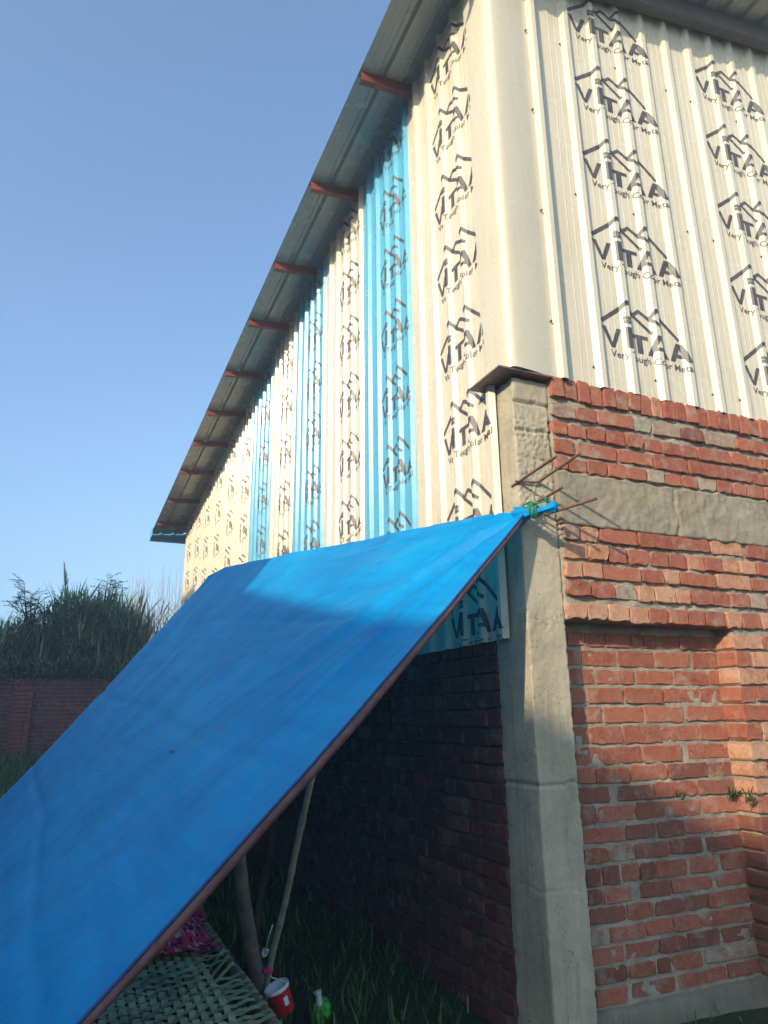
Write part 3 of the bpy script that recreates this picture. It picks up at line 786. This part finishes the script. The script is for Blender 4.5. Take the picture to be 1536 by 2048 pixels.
# gathered tail of the tied corner
tail_a = tarp_pt(0.012, 0.008); tail_b = at(1088, 1019, 1, -0.17); tail_c = at(1112, 1013, 1, -0.21)
m = MB(); n = 16; seg = 18
for i in range(n+1):
    t = i/n; c = tail_a.lerp(tail_b, min(1, t/0.6)) if t < 0.6 else tail_b.lerp(tail_c, (t-0.6)/0.4)
    r = 0.040-0.026*smooth(0, 0.45, t)+0.012*smooth(0.6, 1, t)
    for k in range(seg):
        a = 2*math.pi*k/seg; rr = r*(1+0.28*math.sin(a*5+t*4)+0.12*nz(math.cos(a)*2, math.sin(a)*2, t*4))
        m.v.append((c.x+rr*math.cos(a)*0.8, c.y+rr*math.cos(a)*0.4, c.z+rr*math.sin(a)))
for i in range(n):
    for k in range(seg): m.f.append((i*seg+k, i*seg+(k+1) % seg, (i+1)*seg+(k+1) % seg, (i+1)*seg+k))
m.f.append(tuple(n*seg+k for k in range(seg)))
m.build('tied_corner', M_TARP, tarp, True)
# small torn holes showing the brown underside
for px, py, w in ((342, 1510, 0.020), (195, 1545, 0.014), (276, 1402, 0.011)):
    best = min(((i, j) for i in range(0, NU, 2) for j in range(0, NV, 2)), key=lambda q: (lambda P: ((768+FPX*(P-CAM).dot(R0)/(P-CAM).dot(R2)-px)**2+(1024+FPX*(P-CAM).dot(R1)/(P-CAM).dot(R2)-py)**2))(me.vertices[q[1]*(NU+1)+q[0]].co))
    P = me.vertices[best[1]*(NU+1)+best[0]].co + Vector((-0.62, 0, 0.78))*0.006
    m = MB(); e1 = Vector((0.78, 0, 0.62)); e2 = Vector((0, 1, 0))
    ring = []
    for k in range(9):
        a = 2*math.pi*k/9; ring.append(P+e1*(w*(0.7+0.5*random.random())*math.sin(a)*0.6)+e2*(w*(0.8+0.4*random.random())*math.cos(a)))
    i0 = len(m.v); m.v += [tuple(q) for q in ring] + [tuple(P+Vector((-0.62, 0, 0.78))*0.008)]
    for k in range(9): m.f.append((i0+k, i0+(k+1) % 9, i0+9))
    m.build('torn_patch', M_HEM if w > 0.018 else M_DARKWOOD, tarp)

# green cord that ties it
m = MB()
tie = at(1058, 1020, 1, -0.10)
def loop(c, ax, r1, r2, ph, turns, lift):
    pts = []
    for i in range(14*turns+1):
        a = ph+2*math.pi*i/14
        pts.append(c + Vector((0.8*math.cos(a)*r1, 0.35*math.cos(a)*r1, math.sin(a)*r2)) + ax*(lift*i/(14*turns)) + Vector((nz(i*0.7, ph, 0), nz(0, i*0.7, ph), nz(ph, 0, i*0.7)))*0.006)
    return pts
axd = (tail_c-tail_a).normalized()
m.tube(loop(tail_a.lerp(tail_b, 0.55), axd, 0.030, 0.026, 0.3, 4, 0.05), 0.0042, 6)
g3 = at(*o5(345, 838), 1, -0.035); m.tube(loop(g3, Vector((0.6, -0.7, 0.3)), 0.020, 0.022, 1.2, 3, 0.03), 0.0042, 6)
a = at(1045, 1012, 1, -0.06); b = at(1092, 1000, 1, -0.16)
m.tube([a, a.lerp(b, 0.3)+Vector((0, 0, 0.012)), a.lerp(b, 0.7)+Vector((0, 0, -0.008)), b, b+Vector((0.012, 0, 0.006)), b+Vector((0.006, 0, -0.02)), tail_b+Vector((0, 0, -0.02))], 0.0042, 6)
m.tube(loop(b, Vector((0.5, -0.5, 0.2)), 0.010, 0.010, 0.4, 2, 0.01), 0.004, 6)
rope = m.build('tie_rope', M_GREENROPE, None, True); tag(rope, 'thin green cord knotting the tarpaulin corner to the bent rebar', 'rope')

# ------------------------------------------------------------------ poles under the tarpaulin
def pole(name, pts, rads, mat, label, nodes=()):
    pts = [Vector(p) for p in pts]; n = 40; m = MB(); pp = []; rr = []
    for i in range(n+1):
        t = i/n; s = t*(len(pts)-1); k = min(int(s), len(pts)-2); q = pts[k].lerp(pts[k+1], s-k)
        q = q+Vector((nz(t*4, pts[0].x, 1), nz(t*4, pts[0].y, 2), 0))*(0.004 if nodes and len(nodes) > 2 else 0.012)
        r = rads[0]+(rads[1]-rads[0])*t
        for nd in nodes:
            if abs(t-nd) < 0.013: r *= 1.18
        r *= 1+0.06*nz(t*9, pts[0].x, 5); pp.append(q); rr.append(r)
    m.tube(pp, rr, 12); o = m.build(name, mat, None, True); tag(o, label, 'pole'); return o
bt = at(617, 1588, 1, -0.42); bb = at(527, 1996, 1, 0.42); ext = bb+(bb-bt)*(bb.z/(bt.z-bb.z))
pole('bamboo_pole', [ext, bt+(bt-bb)*0.10], (0.013, 0.010), M_BAMBOO, 'thin pale bamboo pole leaning under the tarpaulin, with a red pail hanging near it', (0.18, 0.36, 0.53, 0.7, 0.86))
lt = at(478, 1715, 1, 0.20); lb = at(524, 2048, 1, 0.52); lext = lb+(lb-lt)*(lb.z/(lt.z-lb.z))
pole('wooden_post', [lext, lb, lt], (0.034, 0.026), M_LOG, 'thick grey brown wooden post propping up the tarpaulin', (0.3,))
pt = at(545, 1655, 1, 1.35); pb = at(512, 1850, 1, 1.6); pext = pb+(pb-pt)*(pb.z/(pt.z-pb.z))
pole('wooden_prop', [pext, pt+(pt-pb)*0.45], (0.024, 0.020), M_DARKWOOD, 'thin dark prop behind the bamboo pole in the deep shade')
# prop holding the far top corner
pole('wooden_prop', [(-0.30, 5.9, 0.0), (-0.45, 5.85, 2.88)], (0.022, 0.018), M_DARKWOOD, 'prop hidden under the far top corner of the tarpaulin')

# ------------------------------------------------------------------ string cot with quilt
cot = empty('string_cot', (-1.65, 0.3, 0), 'woven palm strap cot standing under the tarpaulin', 'cot')
CX0, CX1, CY0, CY1, CZ = -2.06, -1.205, -0.55, 1.26, 0.40
for x in (CX0, CX1):
    for y in (CY0, CY1):
        m = MB(); m.tube([(x, y, 0.0), (x, y, 0.06), (x, y, 0.30), (x, y, CZ+0.05)], [0.022, 0.028, 0.034, 0.03], 10); m.build('leg', M_COTWOOD, cot, True)
for x in (CX0, CX1):
    m = MB(); m.tube([(x, CY0+(CY1-CY0)*i/8, CZ+0.004*nz(i, x, 0)) for i in range(9)], 0.022, 10); m.build('side_rail', M_COTWOOD, cot, True)
for y in (CY0, CY1):
    m = MB(); m.tube([(CX0+(CX1-CX0)*i/6, y, CZ) for i in range(7)], 0.022, 10); m.build('end_rail', M_COTWOOD, cot, True)
rs = random.Random(3)
def strap(pts, wid, across):
    m = MB(); n = len(pts)
    for i, p in enumerate(pts):
        t = (Vector(pts[min(i+1, n-1)])-Vector(pts[max(i-1, 0)])); t.z = 0; t.normalize(); s = Vector((-t.y, t.x, 0))*wid/2
        m.v += [tuple(Vector(p)-s), tuple(Vector(p)+s)]
    for i in range(n-1): m.f.append((2*i, 2*i+1, 2*i+3, 2*i+2))
    m.build('strap', M_STRAP, cot)
NC, NL = 46, 22
for i in range(NC):                       # across, wrapped over the right-hand rail
    y = CY0+0.05+(CY1-CY0-0.09)*(i+0.5)/NC
    if 0.30 < y < 0.52 and rs.random() < 0.75: xr = CX1-0.10-rs.random()*0.06      # broken straps: a hole by the rail
    else: xr = CX1
    pts = []; y += rs.uniform(-.006, .006); sk = rs.uniform(-.02, .02)
    for k in range(NL*2+1):
        x = CX0+(xr-CX0)*k/(NL*2); pts.append((x, y+sk*k/(NL*2), CZ+0.020-0.035*math.sin(math.pi*k/(NL*2))+0.0042*math.sin(math.pi*(k+i*1.0))+0.004*math.cos(math.pi*(k/2+i))))
    if xr == CX1:
        for a in (30, 75, 120, 165): pts.append((CX1+0.025*math.sin(math.radians(a)), y+sk, CZ+0.026*math.cos(math.radians(a))))
    strap(pts, 0.030, True)
for i in range(NL):                       # along
    x = CX0+0.03+(CX1-CX0-0.09)*(i+0.5)/NL
    if x > CX1-0.16 and rs.random() < 0.6: continue
    pts = []
    for k in range(NC+1):
        y = CY0+(CY1-CY0)*k/NC; tt = (x-CX0)/(CX1-CX0)
        pts.append((x+0.004*nz(x*9, y*4, 0), y, CZ+0.0225-0.035*math.sin(math.pi*tt)+0.0055*math.cos(math.pi*(k+i))))
    strap(pts, 0.024, False)
for q in range(3):                        # loose broken ends in the hole
    y = 0.33+0.07*q; m = MB()
    m.tube([(CX1-0.17, y-0.02, CZ-0.005), (CX1-0.08, y+0.02, CZ-0.02), (CX1-0.01, y+0.05+0.02*q, CZ+0.028), (CX1+0.026, y+0.06, CZ-0.02)], 0.007, 6); m.build('loose_strap', M_STRAP, cot, True)
def quilt():
    n = 46; v = []
    for j in range(n+1):
        for i in range(n+1):
            a, b = i/n-0.5, j/n-0.5; r = math.hypot(a*2, b*2)
            x = -1.49+a*0.56*(1+0.15*nz(b*3, a, 2)); y = 0.88+b*0.58*(1+0.2*nz(a*3, b, 7))
            h = max(0.0, 1-r**2.2)*0.09 + 0.045*abs(nz(a, b, 3, 4.5)) + 0.03*abs(nz(a, b, 9, 9.0))*max(0, 1-r*.7)
            v.append((x, y, 0.405+0.012+h))
    me = mesh('quilt', v, [(j*(n+1)+i, j*(n+1)+i+1, (j+1)*(n+1)+i+1, (j+1)*(n+1)+i) for j in range(n) for i in range(n)], True)
    u = me.uv_layers.new(name='UVMap')
    for lp in me.loops: u.data[lp.index].uv = ((lp.vertex_index % (n+1))/n, (lp.vertex_index//(n+1))/n)
    tag(link('quilt', me, M_QUILT), 'crumpled red patterned quilt lying on the cot', 'quilt')
quilt()

# ------------------------------------------------------------------ hanging red pail
def pail():
    c = at(561, 1996, 1, 0.30); ax = (Vector((-0.42, 0.0, 1.0))).normalized()
    root = empty('pail', c, 'small red printed pail with white inside hanging beside the bamboo pole', 'pail')
    a = ax.orthogonal().normalized(); b = ax.cross(a)
    def ring(h, r, s=28): return [tuple(c+ax*h+a*(r*math.cos(2*math.pi*k/s))+b*(r*math.sin(2*math.pi*k/s))) for k in range(s)]
    def lathe(prof, name, mat, cap=False):
        m = MB(); s = 28
        for h, r in prof: m.v += ring(h, r)
        for i in range(len(prof)-1):
            for k in range(s): m.f.append((i*s+k, i*s+(k+1) % s, (i+1)*s+(k+1) % s, (i+1)*s+k))
        if cap: m.f.append(tuple(range(s)))
        return m.build(name, mat, root, True)
    lathe([(-0.052, 0.034), (-0.050, 0.038), (0.038, 0.046)], 'body', M_RED, True)
    lathe([(0.034, 0.0475), (0.040, 0.0490), (0.047, 0.0485), (0.048, 0.046), (0.0, 0.041), (-0.045, 0.036), (-0.046, 0.0)], 'rim', M_WHITE)
    # pale printed panel that faces the viewer
    to = (CAM-c).normalized(); th = math.atan2(to.dot(b), to.dot(a))
    m = MB()
    for i in range(5):
        for j in range(2):
            t = th+0.38+(-0.20+0.10*i); h = -0.018+0.032*j; r = 0.0395+0.008*(h+0.05)/0.088+0.0012
            m.v.append(tuple(c+ax*h+a*(r*math.cos(t))+b*(r*math.sin(t))))
    for i in range(4): m.f.append((2*i, 2*i+2, 2*i+3, 2*i+1))
    m.build('pale_print', M_WHITE, root)
    k = at(535, 1940, 1, 0.27)
    m = MB(); m.tube([c+ax*0.043+a*0.048*math.cos(th+1.2)+b*0.048*math.sin(th+1.2), c.lerp(k, 0.55)+ax*0.02, k], 0.0028, 6); m.build('handle', M_WHITEROPE, root, True)
    m = MB()
    for q in range(3): m.tube([k+Vector((0.016*math.cos(t*0.9+q), 0.016*math.sin(t*0.9+q), 0.010*math.sin(t*1.7+q))) for t in range(8)], 0.006, 6)
    tag(m.build('knot', M_PINK, root, True), 'pink cloth knot')
pail()
# bit of white cord on the pole
m = MB(); k = at(530, 1905, 1, 0.25)
m.tube([k+Vector((0.01*math.cos(t), 0.008*math.sin(t*1.4), 0.012*math.sin(t))) for t in range(9)], 0.006, 6); m.tube([k, at(536, 1878, 1, 0.2), at(545, 1850, 1, 0.16)], 0.003, 5)
tag(m.build('cord_scrap', M_WHITEROPE, None, True), 'scrap of white cord knotted on the bamboo pole above the pail', 'cord')

# green packet on the ground
def packet():
    c = at(645, 2022, 2, 0.06); root = empty('plastic_packet', c, 'small bright green plastic packet with whitish top in the dark grass', 'packet')
    bm = bmesh.new(); bmesh.ops.create_icosphere(bm, subdivisions=4, radius=1)
    for v in bm.verts:
        d = 1+0.30*nz(v.co.x, v.co.y, v.co.z, 2.2)+0.16*abs(nz(v.co.x, v.co.y, v.co.z, 5)); v.co = c+Vector((v.co.x*0.036*d, v.co.y*0.03*d, v.co.z*0.052*d))
    me = bpy.data.meshes.new('body'); bm.to_mesh(me); bm.free()
    link('body', me, M_GREENP, root)
    m = MB(); m.tube([c+Vector((-0.012, 0, 0.03)), c+Vector((-0.018, 0, 0.062)), c+Vector((-0.024, 0.004, 0.082))], [0.020, 0.012, 0.020], 9); m.build('top', M_WHITE, root)
packet()

# ------------------------------------------------------------------ boundary wall and vegetation behind
bw = empty('boundary_wall', (-2, 14, 0), 'low dark red brick boundary wall in front of the cane thicket', 'boundary wall')
m = MB(); m.box(-14, -0.2, 14.012, 14.2, 0.3, 2.16); m.build('mortar_bed', M_MORTAR, bw)
m = MB(); rw = random.Random(9)
for r in range(23):
    z0 = 0.32+r*0.0855; x = -14+0.11*(r % 2)
    if z0+0.07 > 2.20: break
    while x < -0.4:
        w = rw.choice((0.22, 0.11, 0.22)); m.box(x, x+w, 14+rw.uniform(-.008, .006), 14.1, z0, z0+0.073); x += w+0.013
o = m.build('wall_bricks', M_BRICKB, bw); o['kind'] = 'stuff'
m = MB()
for r in range(19):
    z0 = 0.40+r*0.0855; m.box(-2.86+rw.uniform(-.01, .01), -2.62, 13.86+rw.uniform(-.008, .008), 13.99, z0, z0+0.073); m.box(-2.61, -2.5+rw.uniform(-.01, .01), 13.86, 13.99, z0, z0+0.073)
o = m.build('pier_bricks', M_BRICKD, bw); o['kind'] = 'stuff'

def leafblade(m, base, d, ln, w, droop, seg=5):
    d = Vector(d).normalized(); side = d.cross(Vector((0, 0, 1)))
    side = side.normalized() if side.length > 1e-3 else Vector((1, 0, 0))
    i0 = len(m.v); p = Vector(base); st = ln/seg
    for k in range(seg+1):
        ww = w*(0.55+0.6*min(1, k/1.5))*(1-(k/seg)**2)+0.001
        m.v += [tuple(p-side*ww/2), tuple(p+side*ww/2)]
        p = p+d*st; d = (d+Vector((0, 0, -droop*(0.4+k/seg)))).normalized()
    for k in range(seg): m.f.append((i0+2*k, i0+2*k+1, i0+2*k+3, i0+2*k+2))
rc = random.Random(21)
PROF = [(-40, 1235), (20, 1222), (60, 1215), (95, 1190), (110, 1168), (150, 1158), (190, 1176), (225, 1172), (250, 1195), (275, 1222), (300, 1262), (330, 1290)]
def cane_top(px):
    if px <= PROF[0][0]: return PROF[0][1]
    for (a, ya), (b, yb) in zip(PROF, PROF[1:]):
        if px <= b: return ya+(yb-ya)*(px-a)/(b-a)
    return PROF[-1][1]
m = MB()
for i in range(900):
    y = rc.uniform(14.5, 17.5); x = rc.uniform(-9.0, -0.35)*(1 if rc.random() < .35 else 0) or rc.uniform(-4.2, -0.35)
    base = Vector((x, y, 0.6)); k = (base-CAM); px = 768+FPX*k.dot(R0)/k.dot(R2)
    zt_ = at(px, cane_top(px)+rc.uniform(-14, 60)+ (18 if rc.random() < .5 else 0), 1, y).z
    lean = Vector((rc.uniform(-.12, .12), rc.uniform(-.14, .08), 1)); top = base+lean*(zt_-0.75-0.6)
    m.tube([base, base.lerp(top, 0.5), top], [0.010, 0.008, 0.004], 4, False)
    nl = rc.randint(11, 15)
    for q in range(nl):
        t = 0.18+0.82*(q+rc.random())/nl; p = base.lerp(top, t); az = rc.uniform(0, 6.283)
        leafblade(m, p, (math.cos(az)*0.55, math.sin(az)*0.55, rc.uniform(0.9, 1.5)), rc.uniform(0.55, 1.05), rc.uniform(0.028, 0.05), rc.uniform(0.10, 0.34))
    for q in range(3):
        az = rc.uniform(0, 6.283); leafblade(m, top, (math.cos(az)*0.25, math.sin(az)*0.25, 1.2), rc.uniform(0.5, 0.8), 0.03, rc.uniform(0.02, 0.12))
for i in range(5200):     # leafy undergrowth filling the thicket
    px = rc.uniform(-60, 320); y = rc.uniform(14.3, 15.6); py = cane_top(px)+30+abs(rc.gauss(0, 75)); p = at(px, min(py, 1372), 1, y)
    p += Vector((0.10*nz(px, py, 0, 0.05), 0, 0.10*nz(px, py, 3, 0.05)))
    leafblade(m, p, (rc.uniform(-1, 1), rc.uniform(-1, .6), rc.uniform(-.3, 1.1)), rc.uniform(0.12, 0.30), rc.uniform(0.025, 0.05), rc.uniform(0.1, 0.4), 3)
for i in range(420):      # leaves leaning over the wall
    x = rc.uniform(-4.0, -0.4); p = Vector((x, 14.15+rc.random()*0.4, 2.0+rc.random()*0.5)); 
    leafblade(m, p, (rc.uniform(-.5, .5), -0.8, rc.uniform(0.2, 0.9)), rc.uniform(0.4, 0.8), 0.035, 0.34)
# plume
pb_ = at(131, 1185, 1, 15.5)
m2 = MB()
tag(m.build('cane_thicket', M_CANE), 'dense tall green cane thicket behind the brick boundary wall', 'cane thicket', kind='stuff')
m = MB()
for (px, py, hh) in ((131, 1175, 0.62),):
    p = at(px, py, 1, 15.6); m.tube([p-Vector((0, 0, 0.9)), p, p+Vector((-0.10, 0, hh))], [0.010, 0.010, 0.004], 5)
    for q in range(150):
        t = rc.random(); c = p+Vector((-0.10*t, 0, hh*t)); w = 0.11*(1-t)+0.02
        leafblade(m, c, (rc.uniform(-1, 1), rc.uniform(-1, 1), 2.4), w*1.6, 0.012, 0.05, 2)
tag(m.build('reed_plume', M_PLUME), 'single dark feathery reed plume rising above the cane thicket', 'plume')
# dry stalks
m = MB()
for i in range(120):
    px = rc.uniform(262, 400); y = rc.uniform(15.0, 17.0); t = at(px+rc.uniform(-8, 8), rc.choice((1130, 1165, 1190, 1215))+rc.uniform(-12, 30)+max(0, (300-px))*0.4, 1, y); b = Vector((t.x+rc.uniform(-.25, .25), y+rc.uniform(-.2, .2), 0.6))
    mid = b.lerp(t, 0.5)+Vector((rc.uniform(-.06, .06), 0, 0)); m.tube([b, mid, t], [0.009, 0.007, 0.003], 4, False)
    for q in range(3):
        s = b.lerp(t, rc.uniform(0.55, 0.95)); m.tube([s, s+Vector((rc.uniform(-.16, .16), rc.uniform(-.1, .1), rc.uniform(.15, .4)))], [0.004, 0.002], 3, False)
for i in range(90):
    px = rc.uniform(285, 400); y = rc.uniform(14.6, 16); p = at(px, rc.uniform(1220, 1300), 1, y)
    leafblade(m, p, (rc.uniform(-1, 1), rc.uniform(-1, 1), 1.2), rc.uniform(0.3, 0.7), 0.03, 0.2)
tag(m.build('dry_reeds', M_DRYREED), 'thin dry leafless reed stalks between the cane thicket and the shed', 'dry reeds', kind='stuff')

def tree(px0, base_y, label):
    base = at(px0, 1442, 1, base_y); base.z = 0.6
    root = empty('tree', base, label, 'tree')
    tr = MB(); lv = MB(); rt = random.Random(4)
    top = at(62, 1172, 1, base_y); tr.tube([base, base.lerp(top, 0.45)+Vector((0.08, 0, 0)), base.lerp(top, 0.8)], [0.07, 0.05, 0.03], 7)
    tips = [(48, 1165), (36, 1188), (62, 1185), (80, 1192), (70, 1205), (30, 1205), (88, 1212), (52, 1210), (215, 1160), (228, 1168)]
    for (px, py) in tips:
        t = at(px, py, 1, base_y+rt.uniform(-.3, .3)); s = base.lerp(top, rt.uniform(0.5, 0.8)) if px < 150 else at(205, 1240, 1, base_y)
        mid = s.lerp(t, 0.5)+Vector((rt.uniform(-.1, .1), 0, 0.08)); tr.tube([s, mid, t], [0.022, 0.014, 0.006], 5, False)
        for q in range(16):
            f = rt.uniform(0.25, 1.05); c = s.lerp(t, f); az = rt.uniform(0, 6.283); d = Vector((math.cos(az), math.sin(az)*.7, rt.uniform(-.1, .8))).normalized(); ln = rt.uniform(0.18, 0.38)
            tr.tube([c, c+d*ln], [0.004, 0.002], 3, False)
            for w in range(9):
                e = c+d*(ln*(w+1)/9)
                for sgn in (-1, 1):
                    sd = d.cross(Vector((0, 0, 1))).normalized()*sgn
                    leafblade(lv, e, sd+d*0.5+Vector((0, 0, rt.uniform(-.4, .2))), rt.uniform(0.06, 0.10), 0.028, 0.1, 2)
    tr.build('trunk', M_DARKWOOD, root, True); lv.build('crown', M_TREE, root)
tree(66, 14.9, 'small dark feathery leaved tree at the left edge beside the cane thicket')

# grass
m = MB(); rg = random.Random(31)
for i in range(15000):
    x = rg.uniform(-5.5, -0.2); y = rg.uniform(4.5, 13.9)
    leafblade(m, (x, y, gz(x, y)-0.01), (rg.uniform(-.5, .5), rg.uniform(-.5, .5), 1), rg.uniform(0.12, 0.34), 0.012, 0.16, 3)
for i in range(3500):
    x = rg.uniform(-1.15, -0.02); y = rg.uniform(0.5, 4.5)
    if rg.random() < 0.4*abs(nz(x, y, 0, 2))+0.3: continue
    leafblade(m, (x, y, gz(x, y)-0.01), (rg.uniform(-.7, .7), rg.uniform(-.7, .7), 1), rg.uniform(0.05, 0.17), 0.010, 0.2, 3)
for i in range(60):
    x = rg.uniform(0.25, 1.6); y = rg.uniform(-0.5, 0.03)
    leafblade(m, (x, y, gz(x, y)-0.01), (rg.uniform(-.7, .7), rg.uniform(-.7, .7), 1), rg.uniform(0.03, 0.09), 0.007, 0.2, 3)
tag(m.build('grass', M_GRASS), 'short dark green grass and weeds covering the ground', 'grass', kind='stuff')
# tufts growing out of the brick joints
for (px, py, yy, lab, nn, sz) in ((1466, 1592, YR-0.01, 'small green weed tuft in the corner between recess and pier', 34, 0.085), (1362, 1588, YR-0.01, 'tiny green weed tuft growing from a joint of the recessed panel', 14, 0.05), (1500, 1592, YF-0.006, 'thin grassy weed growing from a joint of the brick pier', 26, 0.075)):
    c = at(px, py+8, 1, yy); m = MB()
    for i in range(nn): leafblade(m, c+Vector((rg.uniform(-.03, .03), 0, rg.uniform(-.02, .02))), (rg.uniform(-.8, .8), rg.uniform(-.7, -.05), rg.uniform(0.2, 1)), rg.uniform(0.4, 1)*sz, 0.006, 0.2, 3)
    tag(m.build('weed_tuft', M_GRASS), lab, 'weed')

# ------------------------------------------------------------------ invented house out of frame, added and stepped to shade the yard
hs = empty('shade_caster_house', (-15, 4, 0), 'long invented plastered house out of view to the left, added to shade the yard', 'house')
m = MB(); m.box(-18, -12, -3.6, 27, -0.1, 9.30); m.box(-18, -12.0, 2.2, 27, 9.302, 9.95); m.build('wall', M_SHADECASTER, hs)
m = MB(); prof = [(-26, 7.7), (-8.2, 7.77), (-7.2, 7.74), (-3.61, 8.55)]  # roofline shaped to set the shadow edge on tarpaulin and wall
for y, z in prof: m.v += [(-18, y, -0.1), (-12, y, -0.1), (-12, y, z), (-18, y, z)]
for i in range(3):
    for k in range(4): m.f.append((4*i+k, 4*i+(k+1) % 4, 4*i+4+(k+1) % 4, 4*i+4+k))
m.f += [(3, 2, 1, 0), (12, 13, 14, 15)]
m.build('added_wing', M_SHADECASTER, hs)
for i in range(9):
    m = MB(); y = -3+3.2*i; m.box(-12.02, -11.97, y, y+1.1, 5.2, 6.6); m.build('added_window', M_DARKWOOD, hs)  # windows dress the added shade caster

# ------------------------------------------------------------------ air
m = MB(); m.box(-40, 40, -40, 45, -1.5, 11.0)
hz = m.build('haze', None); tag(hz, 'thin pale morning haze filling the yard', 'haze', kind='stuff')
hm = bpy.data.materials.new('haze'); hm.use_nodes = True; ht = hm.node_tree; ht.nodes.remove(ht.nodes['Principled BSDF'])
pv = ht.nodes.new('ShaderNodeVolumePrincipled'); pv.inputs['Color'].default_value = (0.86, 0.92, 1.0, 1); pv.inputs['Density'].default_value = 0.011; pv.inputs['Anisotropy'].default_value = 0.2
ht.links.new(pv.outputs[0], ht.nodes['Material Output'].inputs['Volume']); hz.data.materials.append(hm); hm.cycles.homogeneous_volume = True
